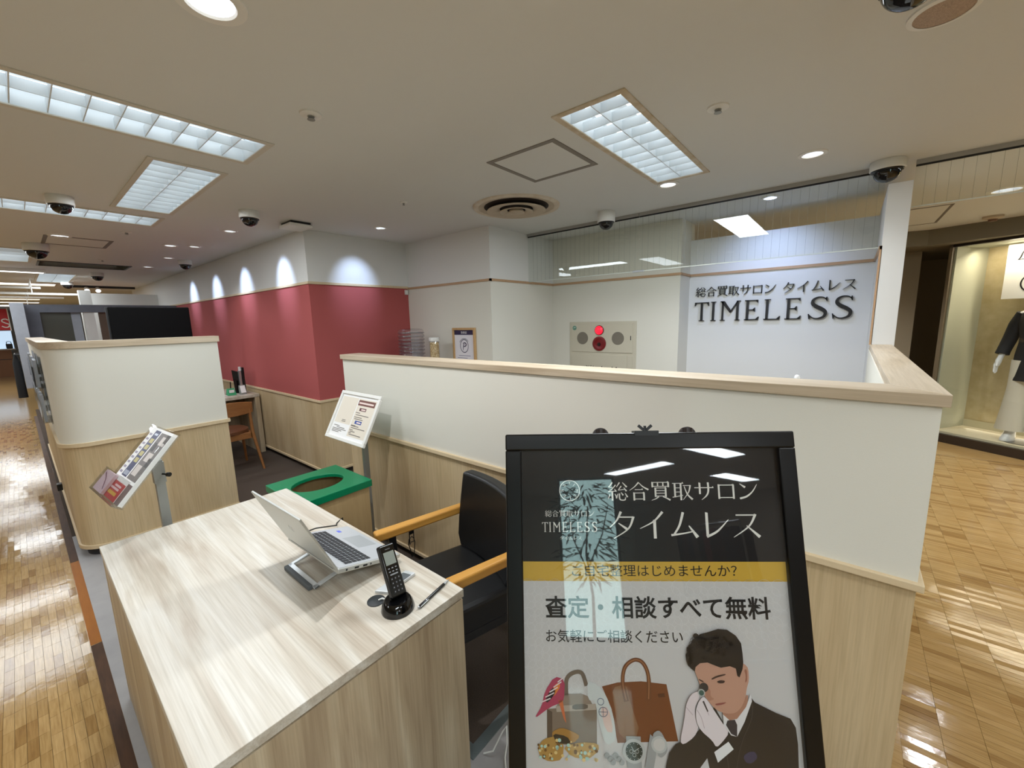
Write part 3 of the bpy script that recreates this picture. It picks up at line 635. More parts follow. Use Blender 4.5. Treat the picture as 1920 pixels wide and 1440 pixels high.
MB().prism(arc_poly(.014, er=.014), .812, .838).build('rail', rail_m, q, smooth=30)
MB().prism(arc_poly(.008, er=.004), .062, .088).build('bottom_strip', rail_m, q, smooth=30)
MB().prism(arc_poly(-.03, er=-.03), 0, .062).build('toe_kick', dark_kick, q, smooth=30)
MB().prism(arc_poly(.012, er=.012), 1.487, 1.532).build('cap', cap_x, q, smooth=30)
for i, (yy, lab) in enumerate(((4.75, 'nearest'), (5.45, 'middle'), (6.3, 'farthest'))):
    k = thing('leaflet_rack', lab+' clear leaflet rack on the aisle side of the curved partition', 'leaflet rack', (.10, yy, 1.0), 'leaflet racks')
    MB().box(.092, .0985, yy-.22, yy+.22, .92, 1.42).build('back_plate', acryl, k)
    for z in (.93, 1.19):
        pk = MB().box(.052, .056, yy-.2, yy+.2, z, z+.16).box(.052, .0985, yy-.2, yy+.2, z, z+.005).box(.052, .0985, yy-.2, yy-.195, z, z+.16).box(.052, .0985, yy+.195, yy+.2, z, z+.16); pk.build('pocket', acryl, k)
    for z in (.937, 1.197):
        for s in (-.1, .1):
            L = MB().box(.062, .076, yy+s-.075, yy+s+.075, z, z+.20).build('leaflet', mat('leaflet_print_%d' % R.randint(0, 2), S(*R.choice([(170, 176, 190), (190, 186, 180), (120, 128, 140)])), .4))
            tag(L, '%s leaflet, %s side, in the %s rack of the curved partition' % ('upper' if z > 1 else 'lower', 'near' if s < 0 else 'far', lab), 'leaflet', 'leaflets in the aisle racks')

# ---------------------------------------------------------------- reception desk
DX0, DX1, DY0, DY1, DZ = .104, .835, .925, 2.318, .72
d = thing('reception_desk', 'whitish ash desk with plain panel sides carrying the laptop', 'desk', (.47, 1.62, 0))
MB().box(DX0, DX1, DY0, DY1, DZ-.028, DZ).build('top', desk_top_m, d, bevel=.0015)
MB().box(DX0+.003, DX1-.003, DY0+.003, DY0+.028, .002, DZ-.036).build('front_panel', desk_side_m, d, bevel=.001)
MB().box(DX0+.003, DX1-.003, DY1-.028, DY1-.003, .002, DZ-.036).build('end_panel', desk_side_m, d, bevel=.001)
MB().box(DX0+.004, DX0+.024, DY0+.03, DY1-.03, .002, DZ-.036).build('side_panel', desk_side_m, d, bevel=.001)
MB().box(DX0+.012, DX1-.012, DY0+.012, DY1-.012, DZ-.037, DZ-.027).build('shadow_gap', mat('gap_brown', S(92, 74, 56), .7), d)

# ---------------------------------------------------------------- laptop on a folding stand
psi, tb, tl_ = .024, .262, 1.146
w_ = Vector((-math.sin(psi), math.cos(psi), 0)); fw = Vector((math.cos(psi), math.sin(psi), 0)); up = Vector((0, 0, 1))
HN = Vector((.5636, 1.2173, .817)); LW, LD, LL = .360, .246, .235
dx = (fw*math.cos(tb)-up*math.sin(tb)).normalized(); nz_ = dx.cross(w_).normalized()
lp = thing('laptop', 'open silver laptop tilted on a folding stand on the desk', 'laptop', mw=frame_m(HN, dx, w_, nz_))
MB().box(0, LD, 0, LW, -.017, -.001).build('base', silver, lp, bevel=.004)
MB().box(.006, LD-.006, .006, LW-.006, -.0015, .0004).build('deck', mat('silver_deck', S(206, 209, 214), .35, metal=.4), lp, bevel=.0003)
MB().box(.030, .135, .018, LW-.018, .0003, .0008).build('keyboard_well', mat('well_grey', S(200, 204, 208), .4, metal=.4), lp)
ks = MB(); ky = .0185
for r in range(6):
    x0 = .032+r*.0172; hgt = .010 if r == 0 else .0138; y = .021; n = 17
    if r == 5:
        lay = [1.2, 1, 1, 1.1, 5.2, 1, 1, 1, 1, 1, 1, 1.2]
    else: lay = [1.3 if (r % 2 and i == 0) else 1 for i in range(n)]
    tot = sum(lay); k = (LW-.042)/tot
    for wv in lay[::-1]:
        a = y; b = y+wv*k-.0042; ks.box(x0+(0 if r else .005), x0+hgt+(0 if r else .005), a, b, .0008, .0022); y += wv*k
ks.build('keys', mat('key_black', S(42, 44, 48), .5), lp)
MB().box(.150, .225, .125, .238, .0004, .0008).build('touchpad', mat('pad_grey', S(184, 188, 192), .3, metal=.4), lp)
tag(MB().box(.170, .184, .300, .322, .0004, .0009).build('sticker', mat('sticker_blue', S(96, 110, 214), .4), lp), 'small blue sticker')
prt = MB()
for a, b in ((.028, .034), (.060, .076), (.092, .108), (.120, .124)): prt.box(a, b, -.0006, .002, -.012, -.006)
prt.build('ports', black_pl, lp)
ldv = (-fw*math.cos(tl_)+up*math.sin(tl_)); lx = ldv.dot(dx); lz = ldv.dot(nz_)
LM = frame_m((0, 0, .002), (lx, 0, lz), (0, 1, 0), (-lz, 0, lx)) ; LM = Matrix(((lx, 0, -lz, 0), (0, 1, 0, 0), (lz, 0, lx, .001), (0, 0, 0, 1)))
lid = MB().box(0, LL, 0, LW, 0, .0075).xf(LM).build('lid', silver, lp, bevel=.002)
MB().box(.012, LL-.006, .006, LW-.006, -.0008, .0002).xf(LM).build('screen', black_gl, lid)
lg = MB()
for i, (a, b) in enumerate(((.0, .030), (.008, .022), (.016, .030), (.024, .022))): lg.hexa([Vector(v) for v in [(.112+a*.2, .168+a, .0074), (.112+a*.2, .1705+a, .0074), (.112+b, .1625+a, .0074), (.112+b, .160+a, .0074), (.112+a*.2, .168+a, .0079), (.112+a*.2, .1705+a, .0079), (.112+b, .1625+a, .0079), (.112+b, .160+a, .0079)]])
tag(lg.xf(LM).build('logo', mat('logo_silver', S(214, 214, 210), .25, metal=.7), lid), 'faint slanted stroke logo')
MB().cyl((.004, .03, -.006), (.004, LW-.03, -.006), .006, n=12).build('hinge', mat('hinge_grey', S(120, 122, 124), .4, metal=.5), lp, smooth=40)
# stand: two crossed U frames
st = thing('laptop_stand', 'folding white-silver laptop stand with dark grey rubber foot', 'laptop stand', (.65, 1.40, DZ))
def uframe(xf, xt, zt, y0, y1, wd=.017, th=.006):
    mb = MB(); a0 = Vector((xf, y0, DZ+.006)); a1 = Vector((xf, y1, DZ+.006)); b0 = Vector((xt, y0, zt)); b1 = Vector((xt, y1, zt))
    dr = (b0-a0).normalized(); nrm = dr.cross(Vector((0, 1, 0))).normalized()
    if nrm.z < 0: nrm = -nrm
    mb.bar(a0+dr*.009+Vector((0, -wd/2, 0)), a1+dr*.009+Vector((0, wd/2, 0)), wd*1.1, th, nrm); mb.bar(a0, b0, wd, th, nrm); mb.bar(a1, b1, wd, th, nrm); return mb
stm = mat('stand_silver', S(214, 216, 216), .4, metal=.3)
uframe(.524, .700, .758, 1.325, 1.525).build('rear_leg_frame', stm, st, bevel=.0015)
uframe(.762, .600, .788, 1.352, 1.498).build('front_leg_frame', stm, st, bevel=.0015)
MB().bar((.516, 1.328, DZ+.009), (.516, 1.522, DZ+.009), .016, .017, (0, 0, 1)).build('rubber_foot', mat('rubber_grey', S(92, 96, 98), .7), st, bevel=.004)
MB().bar((.769, 1.355, DZ+.008), (.769, 1.495, DZ+.008), .014, .014, (0, 0, 1)).build('rubber_foot', MATS['rubber_grey'], st, bevel=.003)
for y in (1.305, 1.545): MB().bar(HN+dx*.03+w_*(y-HN.y)-nz_*.0205, HN+dx*.235+w_*(y-HN.y)-nz_*.0205, .018, .006, nz_).build('support_arm', stm, st, bevel=.0015)
MB().bar((.700, 1.31, .757), (.700, 1.54, .757), .012, .008).build('cross_bar', stm, st, bevel=.001)
# laptop power lead
tag(MB().tube([(.60, 1.585, .800), (.68, 1.63, .775), (.78, 1.66, .735), (.80, 1.70, .7235), (.85, 1.745, .715), (.862, 1.76, .60), (.862, 1.78, .2), (.90, 1.80, .007)], .0028, 8).build('power_lead', black_pl, smooth=60), 'thin black power lead running off the far side of the desk behind the laptop', 'cable')
# ---------------------------------------------------------------- cordless phone, its cradle, grommet, pen, card stand
PC = Vector((.645, 1.020, DZ))
cr = thing('phone_cradle', 'glossy black round charging cradle on the desk corner', 'phone cradle', PC)
MB().lathe([(.0005, 0), (.050, 0), (.051, .004), (.047, .020), (.040, .033), (.036, .036), (.020, .034), (.0005, .033)], PC, 36).build('base', black_gl, cr, smooth=40)
ha = Vector((.664, 1.116, .890))-Vector((.645, 1.020, .742)); ha.normalize()
fn = Vector((.02, -1, 0)); fn = (fn-ha*fn.dot(ha)).normalized(); hs = ha.cross(fn).normalized()
hb = Vector((.652, 1.022, .7575))
ph = thing('cordless_phone', 'black cordless phone handset standing in its cradle', 'phone', mw=frame_m(hb, hs, ha, fn))
MB().box(-.0265, .0265, 0, .160, -.012, .008).build('body', mat('phone_black', S(20, 20, 22), .25), ph, bevel=.005, segs=3)
MB().box(-.0245, .0245, .004, .156, .0075, .0090).build('face_plate', black_gl, ph, bevel=.0006)
MB().box(-.019, .019, .096, .136, .0088, .0094).build('screen', mat('lcd_grey', S(142, 148, 140), .15), ph)
MB().box(-.009, .009, .143, .146, .0088, .0094).build('earpiece', mat('slot_grey', S(90, 90, 92), .4), ph)
kk = MB(); kt = mat('key_text', S(150, 152, 156), .4)
for r in range(4):
    for c_ in range(3): kk.box(-.017+c_*.0125, -.008+c_*.0125, .012+r*.0125, .0205+r*.0125, .0088, .0098)
kk.build('keypad', mat('key_dark', S(34, 34, 38), .3), ph)
kt_ = MB()
for r in range(4):
    for c_ in range(3): kt_.box(-.0138+c_*.0125, -.0112+c_*.0125, .0145+r*.0125, .0178+r*.0125, .0097, .0100)
for r in range(2):
    for c_ in range(3): kt_.box(-.0160+c_*.0125, -.0100+c_*.0125, .074+r*.010, .077+r*.010, .0088, .0096)
kt_.box(-.014, .014, .0645, .0685, .0088, .0094); kt_.build('key_marks', kt, ph)
g = thing('cable_grommet', 'black round cable grommet in the desk top beside the phone', 'grommet', (.622, 1.105, DZ))
MB().lathe([(.028, 0), (.028, .002), (.026, .0035), (.0005, .004)], (.622, 1.105, DZ), 30).build('cover', mat('grommet_black', S(38, 42, 44), .5), g, smooth=40)
tag(MB().tube([(.627, 1.098, DZ+.004), (.634, 1.088, DZ+.010), (.642, 1.075, DZ+.006), (.648, 1.066, DZ+.004)], .0026, 8).build('phone_lead', white_pl, smooth=60), 'short white lead from the grommet to the phone cradle', 'cable')
pa, pb = Vector((.685, .966, DZ+.0052)), Vector((.838, .996, DZ+.0052)); pd = (pb-pa).normalized()
pn = thing('ballpoint_pen', 'black ballpoint pen with silver clip lying on the desk edge', 'pen', pa)
MB().tube([pa, pa+pd*.003, pa+pd*.122, pa+pd*.124], [.0045, .0052, .0052, .0045], 14).build('barrel', mat('pen_black', S(22, 22, 24), .2), pn, smooth=50)
MB().tube([pa+pd*.124, pa+pd*.138, pb-pd*.003, pb], [.0046, .003, .0012, .0006], 12).build('tip', alu, pn, smooth=50)
MB().tube([pa-pd*.004, pa], [.003, .0046], 12).build('button', alu, pn, smooth=50)
MB().tube([pa+pd*.032, pa+pd*.034], [.0055, .0055], 12).build('band', alu, pn, smooth=50)
sdv = pd.cross(up)
MB().bar(pa+sdv*.0055+up*.002, pa+pd*.040+sdv*.0060+up*.002, .003, .0015, sdv).build('clip', alu, pn, bevel=.0005)
cs = thing('card_stand', 'small clear acrylic card stand with silver base behind the phone', 'card stand', (.70, 1.14, DZ))
MB().hexa([(.640, 1.142, DZ), (.664, 1.100, DZ), (.782, 1.112, DZ), (.770, 1.152, DZ), (.640, 1.142, DZ+.010), (.664, 1.100, DZ+.010), (.782, 1.112, DZ+.012), (.770, 1.152, DZ+.012)]).build('base', stm, cs, bevel=.002)
MB().hexa([(.725, 1.108, DZ+.012), (.765, 1.112, DZ+.012), (.755, 1.146, DZ+.012), (.720, 1.142, DZ+.012), (.725, 1.108, DZ+.0125), (.765, 1.112, DZ+.0125), (.755, 1.146, DZ+.0125), (.720, 1.142, DZ+.0125)]).build('pad', MATS['rubber_grey'], cs)
MB().hexa([(.690, 1.146, DZ+.012), (.772, 1.118, DZ+.012), (.772, 1.121, DZ+.012), (.690, 1.149, DZ+.012), (.690, 1.150, DZ+.075), (.705, 1.145, DZ+.075), (.705, 1.148, DZ+.075), (.690, 1.153, DZ+.075)]).build('panel', acryl, cs)

# ---------------------------------------------------------------- black chair with wooden arms
ca = Vector((.963, -.269, 0)); cb = Vector((.269, .963, 0))          # back-ward and sideways axes of the chair
CO = Vector((.902, 1.341, 0))+ca*.24
ch = thing('armchair', 'black leather armchair with honey wood armrests pushed up to the desk', 'chair', mw=frame_m(CO, ca, cb, (0, 0, 1)))
MB().box(-.24, .16, -.225, .225, .35, .475).build('seat', black_lea, ch, bevel=.025, segs=4)
MB().box(-.22, .20, -.215, .215, .315, .36).build('seat_frame', black_pl, ch, bevel=.004)
bk = MB(); xs0 = (.115, .118, .124, .134, .146)
zz = (.47, .53, .62, .75, .862); hw = (.205, .235, .230, .215, .205)
V = []
for x, z, h in zip(xs0, zz, hw):
    for k in range(9):
        u = -1+2*k/8; V.append((x+.030*(u*u)*-1+.025, u*h, z))
    for k in range(9):
        u = 1-2*k/8; V.append((x+.030*(u*u)*-1+.085, u*h, z))
F = [tuple(range(18))[::-1], tuple(range(72, 90))]
for i in range(4): F += [(i*18+k, i*18+(k+1) % 18, (i+1)*18+(k+1) % 18, (i+1)*18+k) for k in range(18)]
bk.add(V, F).build('backrest', black_lea, ch, bevel=.014, segs=3, smooth=50)
for s in (-1, 1):
    y0 = s*.262
    MB().add(*(lambda P: (P, [(3, 2, 1, 0), (4, 5, 6, 7), (0, 1, 5, 4), (1, 2, 6, 5), (2, 3, 7, 6), (3, 0, 4, 7)]))([(-.292, y0-.025, .610), (.18, y0-.022, .624), (.18, y0+.022, .624), (-.292, y0+.025, .610), (-.292, y0-.025, .652), (.18, y0-.020, .664), (.18, y0+.020, .664), (-.292, y0+.025, .652)])).build('armrest', honey, ch, bevel=.009, segs=3)
    MB().bar((-.20, s*.245, .003), (-.215, s*.255, .622), .030, .034, (1, 0, 0)).build('leg', black_pl, ch, bevel=.004)
    MB().bar((.20, s*.215, .003), (.165, s*.245, .640), .030, .034, (1, 0, 0)).build('leg', black_pl, ch, bevel=.004)
hk = thing('bag_hook', 'black wire bag hook clipped under the far wooden armrest', 'hook', (1.1, 1.47, .62))
hx, hy = 1.085, 1.552
MB().box(hx-.013, hx+.013, hy-.004, hy+.004, .595, .632).build('clip', black_pl, hk, bevel=.002)
wv = MB(); A = Vector((hx, hy, 0))
wv.tube([(hx-.012, hy, .600), (hx-.012, hy, .560), (hx-.020, hy, .545), (hx-.016, hy, .535), (hx-.008, hy, .50), (hx-.006, hy, .478)], .0022, 8)
wv.tube([(hx+.012, hy, .600), (hx+.012, hy, .560), (hx+.016, hy, .548), (hx+.010, hy, .50), (hx+.006, hy, .478), (hx-.006, hy, .478)], .0022, 8)
wv.tube([(hx-.020, hy, .545), (hx-.016, hy, .572), (hx, hy, .582), (hx+.012, hy, .568), (hx+.012, hy, .552), (hx-.006, hy, .556), (hx-.012, hy, .545)], .0022, 8)
wv.build('wire', black_pl, hk, smooth=60)

# ---------------------------------------------------------------- poster stand
su = Vector((.6018, -.7987, 0)); sv = Vector((.2195, .1657, .9614)).normalized(); sv = (sv-su*sv.dot(su)).normalized(); sn = su.cross(sv)
SO = Vector((.685, .5915, 1.3401))
ps = thing('poster_stand', 'black framed poster stand advertising the appraisal salon', 'sign', mw=frame_m(SO, su, sv, sn))
SW, SH, FB = .640, .900, .036
fm = mat('black_frame', S(10, 8, 8), .28, spec=.4)
for nm, a in (('top', (0, SW, -FB, 0)), ('bot', (0, SW, -SH, -SH+FB)), ('l', (0, FB, -SH+FB, -FB)), ('r', (SW-FB, SW, -SH+FB, -FB))):
    MB().box(a[0], a[1], a[2], a[3], -.022, .004).build('frame_bar', fm, ps, bevel=.003)
MB().box(.01, SW-.01, -SH+.01, -.01, -.020, -.010).build('backing', black_pl, ps)
for u in (.222, .422): MB().cyl((u, .010, -.034), (u, -1.385, -.034), .012, n=16).build('pole', mat('pole_brown', S(46, 36, 32), .4), ps, smooth=40); MB().cyl((u, -.006, -.030), (u, -.006, -.040), .019, n=24).build('pole_cap', MATS['pole_brown'], ps, smooth=40)
MB().box(.17, .48, -.42, -.40, -.046, -.022).box(.17, .48, -.80, -.78, -.046, -.022).build('cross_bar', black_pl, ps)
cp = MB().box(.292, .345, .0, .005, -.024, .006).box(.292, .345, -.006, .0, .002, .006).build('poster_clip', black_pl, ps)
MB().bar((.318, .004, -.006), (.303, .017, -.006), .006, .004, (0, 0, 1)).bar((.318, .004, -.006), (.333, .017, -.006), .006, .004, (0, 0, 1)).cyl((.318, .004, -.006), (.318, .016, -.006), .003, n=10).build('wing_nut', black_pl, cp)
# foot plates on the floor, level
foot_o = SO+sv*(-1.393)+su*.322+sn*(-.034)
ft = MB()
for s in (-.10, .10):
    c0 = foot_o+su*s; h1 = Vector((sn.x, sn.y, 0)).normalized(); a = c0+h1*.02; b = c0-h1*.42; a.z = b.z = .016; ft.bar(a, b, .04, .02)
a = foot_o-h1*.40-su*.24; b = foot_o-h1*.40+su*.24; a.z = b.z = .016; ft.bar(a, b, .04, .02)
MW = frame_m(SO, su, sv, sn)
ft.xf(MW.inverted()).build('foot_frame', black_pl, ps)
def pm(nm, col): return mat('print_'+nm, col, .35, spec=.3)
def printed(nm, polys, m, lay, parent=ps, name='print'):
    return extrude_polys(polys, UV, -.0098+lay*.00025, -.0096+lay*.00025).build(name, m, parent)
U0, U1 = .030, .610
printed('black', [rect(U0, -.285, U1, -.030)], pm('black', S(26, 20, 20)), 0, name='black_header')
printed('gold', [rect(U0, -.322, U1, -.281)], pm('gold', S(206, 164, 62)), 1, name='gold_band')
printed('grey', [rect(U0, -.870, U1, -.322)], pm('grey', S(204, 198, 196)), 0, name='grey_field')
pat = []
for i in range(20):
    for j in range(8):
        cx, cy = .045+i*.030+(.015 if j % 2 else 0), -.335-j*.0150
        if cx < .60: pat += ring_polys(cx, cy, .0167, .0175, 18)
for i in range(8):
    for j in range(8):
        cx, cy = .045+i*.030+(.015 if j % 2 else 0), -.455-j*.0150
        if cx < .30: pat += ring_polys(cx, cy, .0167, .0175, 18)
tag(printed('pattern', pat, pm('pattern', S(216, 211, 209)), 1, name='circle_pattern'), kind='stuff')
wt = pm('white', S(242, 236, 228))
printed('r1', jp_line('総合買取サロン', .2265, -.1500, .335, .041), wt, 2, name='lettering')
printed('r2', jp_line('タイムレス', .2250, -.2320, .337, .059), wt, 2, name='lettering')
printed('jp', jp_line('総合買取サロン', .0860, -.1845, .1125, .0140), wt, 2, name='lettering')
printed('en', en_line('TIMELESS', .0800, -.2175, .123, .0212), wt, 2, name='lettering')
printed('tiny', jp_line('タイムレス', .118, -.2345, .050, .0075), wt, 2, name='lettering')
clock = ring_polys(.1435, -.1273, .0218, .0232, 40)
for i, chh in enumerate('TIMELESS'):
    a = PI/2-i*2*PI/8; ex, ey = .1435+.0165*math.cos(a), -.1273+.0165*math.sin(a); k = a-PI/2
    for pl in latin(chh)[0]:
        clock.append([(ex+((q[0]-.4)*math.cos(k)-(q[1]-.5)*math.sin(k))*.0062, ey+((q[0]-.4)*math.sin(k)+(q[1]-.5)*math.cos(k))*.0062) for q in pl])
printed('clock', clock, wt, 2, name='clock_emblem')
bkk = pm('ink', S(34, 28, 26))
printed('band', font_polys('ご自宅整理はじめませんか？', .1436, -.3120, .356, .0250), bkk, 3, name='lettering')
printed('head', font_polys('査定・相談すべて無料', .0830, -.3995, .481, .0470, .018), bkk, 3, name='lettering')
printed('sub', font_polys('お気軽にご相談ください', .0833, -.4485, .2925, .0262, .004), bkk, 3, name='lettering')
PP = {
'hair': [(3792,-4809),(3784,-4691),(3856,-4542),(3944,-4393),(4108,-4273),(4298,-4226),(4489,-4165),(4674,-4178),(4851,-4296),(4947,-4443),(4962,-4648),(4963,-4824),(4937,-4955),(4863,-5116),(4820,-5088),(4800,-4943),(4681,-4900),(4494,-4932),(4374,-4890),(4224,-4833),(4068,-4849),(3971,-4924),(3949,-5012),(3876,-4954),(3818,-4896)],
'face': [(3971,-4924),(3949,-5012),(4015,-5186),(4064,-5359),(4144,-5530),(4257,-5672),(4371,-5770),(4549,-5824),(4733,-5807),(4863,-5691),(4953,-5518),(4999,-5316),(5057,-5171),(5061,-4939),(4991,-4853),(4871,-4825),(4071,-4805)],
'neck': [(4462,-5783),(4865,-5662),(5023,-5402),(4982,-5717),(4780,-5976),(4598,-5979),(4483,-5896)],
'shirt': [(4472,-5839),(4600,-5951),(4754,-5920),(4954,-5689),(5066,-5430),(5084,-5573),(4901,-5974),(4727,-6258),(4609,-6233),(4473,-6038)],
'tie': [(4555,-5952),(4707,-5935),(4745,-6033),(4727,-6258),(4611,-6204),(4518,-6037)],
'suit': [(3200,-7300),(3253,-6848),(3329,-6595),(3476,-6424),(3694,-6335),(3882,-6247),(4013,-6103),(4316,-5700),(4449,-5953),(4610,-6218),(4728,-6244),(4903,-5945),(5080,-5516),(5143,-5601),(5548,-5793),(5837,-5900),(5926,-6067),(5941,-6374),(5916,-6788),(5900,-7300)],
'gap': [(3800,-7050),(3963,-6832),(4095,-6676),(4120,-6828),(4180,-7050)],
'gloveL': [(3555,-6366),(3674,-5939),(3723,-5652),(3843,-5449),(4001,-5389),(4007,-5533),(3888,-5707),(3901,-5963),(3952,-6104),(3850,-6275),(3628,-6421)],
'gloveR': [(3914,-5763),(3987,-5590),(4086,-5488),(4173,-5559),(4309,-5785),(4473,-6038),(4568,-6177),(4419,-6349),(4290,-6463),(4210,-6325),(4009,-6160),(3914,-5991)],
'cuff': [(4239,-6548),(4540,-6346),(4635,-6484),(4300,-6741)],
'finger': [(4064,-5589),(4095,-5574),(4173,-5773),(4151,-5788)],
'brow': [(4279,-5147),(4391,-5088),(4577,-5050),(4582,-5073),(4403,-5122),(4292,-5170)],
'brow2': [(4017,-5151),(4121,-5199),(4114,-5222),(4021,-5180)],
'eye': [(4382,-5204),(4461,-5174),(4567,-5184),(4533,-5231),(4435,-5238)],
'mouth': [(4314,-5637),(4444,-5612),(4573,-5598),(4472,-5646),(4349,-5665)],
'cheek': [(4159,-5328),(4249,-5356),(4244,-5500),(4327,-5542),(4202,-5587),(4133,-5473)],
'ear': [(4967,-4970),(5029,-4954),(5020,-5172),(4967,-5230),(4997,-5085)],
'pocket': [(4818,-6619),(4945,-6533),(5065,-6531),(5115,-6640),(4986,-6754),(4868,-6743)],
'kelly': [(820,-5815),(1875,-5740),(1852,-6500),(807,-6500)],
'kellyside': [(820,-5815),(929,-5872),(917,-6500),(807,-6500)],
'flap': [(1097,-5520),(1681,-5496),(1812,-5770),(1009,-5847)],
'strap': [(1011,-5754),(1861,-5697),(1857,-5813),(1024,-5870)],
'lock': [(1359,-5719),(1689,-5700),(1685,-5801),(1356,-5821)],
'scarf1': [(995,-5168),(1216,-5224),(1188,-5635),(1092,-5695),(868,-5786),(532,-6023),(711,-5759),(781,-5466)],
'scarf1b': [(942,-5375),(1035,-5462),(839,-5699),(777,-5641)],
'scarf1c': [(1039,-5286),(1133,-5343),(968,-5580),(924,-5464)],
'scarf1t': [(1062,-5637),(1157,-5635),(1222,-6083),(1177,-6012)],
'scarf2': [(1689,-5247),(1892,-5303),(2072,-5505),(2213,-5878),(2268,-6391),(2031,-6509),(1896,-6028),(1849,-5624),(1692,-5627)],
'scarf2b': [(1938,-5739),(2124,-5765),(2212,-6250),(2043,-6225)],
'birkin': [(2000,-5360),(2333,-5276),(2834,-5246),(3359,-5297),(3538,-6394),(2281,-6448),(2185,-5793)],
'sheen': [(2203,-5386),(2520,-5294),(2567,-5613),(2780,-6296),(2345,-6390),(2248,-5791)],
'tag': [(3163,-5488),(3303,-5471),(3314,-5543),(3174,-5554)],
'gold1': [(920,-6247),(1111,-6157),(1358,-6238),(1511,-6321),(1351,-6467),(1040,-6444),(918,-6333)],
'gold2': [(599,-6567),(728,-6394),(981,-6331),(1164,-6470),(1124,-6783),(843,-6831),(658,-6736)],
'gold3': [(1131,-6528),(1539,-6434),(1879,-6456),(1889,-6597),(1651,-6771),(1312,-6722)],
'leo': [(919,-6275),(1231,-6326),(1320,-6467),(1008,-6474)],
}
def rounded(poly, n=2):
    for _ in range(n):
        out = []
        for i in range(len(poly)):
            a, b = poly[i], poly[(i+1) % len(poly)]
            out += [(a[0]*.78+b[0]*.22, a[1]*.78+b[1]*.22), (a[0]*.22+b[0]*.78, a[1]*.22+b[1]*.78)]
        poly = out
    return poly
def pr(nm, col, lay, name, soft=1, parent=None):
    p = [(a/1e4, b/1e4) for a, b in PP[nm]]
    return printed(nm, [rounded(p, soft)], pm(nm, col), lay, parent or ps, name)
# bags
pr('birkin', S(120, 66, 34), 2, 'printed_brown_bag', 0); pr('sheen', S(138, 96, 66), 3, 'printed_sheen', 1)
printed('bh', brush([(.2503, -.5643), (.2443, -.5266), (.2503, -.4972), (.2699, -.4822), (.2884, -.4878), (.2989, -.5141), (.297, -.5607)], [.011, .008, .008, .008, .008, .008, .011]), pm('handle', S(112, 64, 36)), 4, name='printed_bag_handle')
printed('bh2', brush([(.2503, -.5620), (.2443, -.5266), (.2503, -.4972), (.2699, -.4822), (.2884, -.4878), (.2989, -.5141), (.297, -.5587)], .0022), pm('handle_hi', S(158, 104, 68)), 5, name='printed_bag_handle')
pr('tag', S(92, 50, 26), 4, 'printed_bag_clasp', 0)
pr('kelly', S(128, 110, 96), 3, 'printed_taupe_bag', 0); pr('kellyside', S(88, 72, 62), 4, 'printed_bag_side', 0); pr('flap', S(142, 124, 110), 4, 'printed_bag_flap', 1)
pr('strap', S(176, 160, 146), 5, 'printed_bag_strap', 0); pr('lock', S(100, 88, 80), 6, 'printed_bag_lock', 1)
printed('kh', brush([(.124, -.5540), (.1255, -.5224), (.141, -.5089), (.1584, -.5101), (.1673, -.5350)], .0085), pm('khandle', S(112, 96, 84)), 4, name='printed_bag_handle')
pr('scarf1', S(176, 60, 92), 6, 'printed_striped_scarf', 1); pr('scarf1b', S(34, 26, 40), 7, 'printed_scarf_stripe', 1); pr('scarf1c', S(226, 128, 60), 7, 'printed_scarf_stripe', 1); pr('scarf1t', S(206, 110, 70), 6, 'printed_scarf_end', 0)
sp_ = []
for k in range(5): sp_ += brush([(.0700+k*.009, -.568+k*.010), (.0900+k*.008, -.560+k*.011)], .0022)
printed('sstripe', sp_, pm('stripe_white', S(232, 216, 216)), 8, name='printed_scarf_stripe')
pr('scarf2', S(206, 208, 206), 6, 'printed_white_scarf', 1); pr('scarf2b', S(222, 192, 182), 7, 'printed_scarf_patch', 1)
printed('s2', ring_polys(.2005, -.5850, .0085, .0098, 20)+ring_polys(.196, -.565, .006, .0072, 16)+brush([(.192, -.585), (.209, -.585)], .001)+brush([(.2005, -.577), (.2005, -.593)], .001), pm('scarf_blue', S(96, 104, 124)), 8, name='printed_scarf_motif')
pr('gold2', S(178, 136, 72), 8, 'printed_bangles', 1); pr('gold3', S(186, 146, 80), 9, 'printed_bangles', 1); pr('gold1', S(170, 122, 58), 10, 'printed_bangles', 1); pr('leo', S(50, 40, 32), 11, 'printed_leopard_bangle', 1)
beads = [[], [], []]
for k in range(70):
    a = R.random(); u = .062+a*.122; v_ = -.640-R.random()*.040; beads[k % 3].append(circle_poly(u, v_, R.uniform(.0016, .0038), 9))
for k, cc in enumerate((S(226, 194, 130), S(120, 82, 40), S(176, 208, 196))): printed('bd%d' % k, beads[k], pm('bead%d' % k, cc), 12+k, name='printed_beads')
sil = pm('watch_silver', S(188, 188, 186)); dkg = pm('watch_dark', S(40, 50, 46))
printed('wst', [rect(.246, -.690, .276, -.630), [(.282, -.690), (.300, -.690), (.312, -.640), (.296, -.625)], rounded([(.298, -.625), (.318, -.615), (.334, -.655), (.312, -.675)])]+[circle_poly(.205+k*.006, -.668-(k % 3)*.006, .006, 10) for k in range(6)], pm('watch_strap', S(158, 158, 158)), 12, name='printed_watch_straps')
printed('w1', [circle_poly(.2612, -.6582, .0235, 30), circle_poly(.3135, -.6445, .0165, 26)], sil, 13, name='printed_watch_cases')
printed('w2', [circle_poly(.2612, -.6582, .0175, 28)], dkg, 14, name='printed_watch_dial'); printed('w3', [circle_poly(.3135, -.6445, .0120, 24)], pm('dial_pale', S(206, 200, 196)), 14, name='printed_watch_dial')
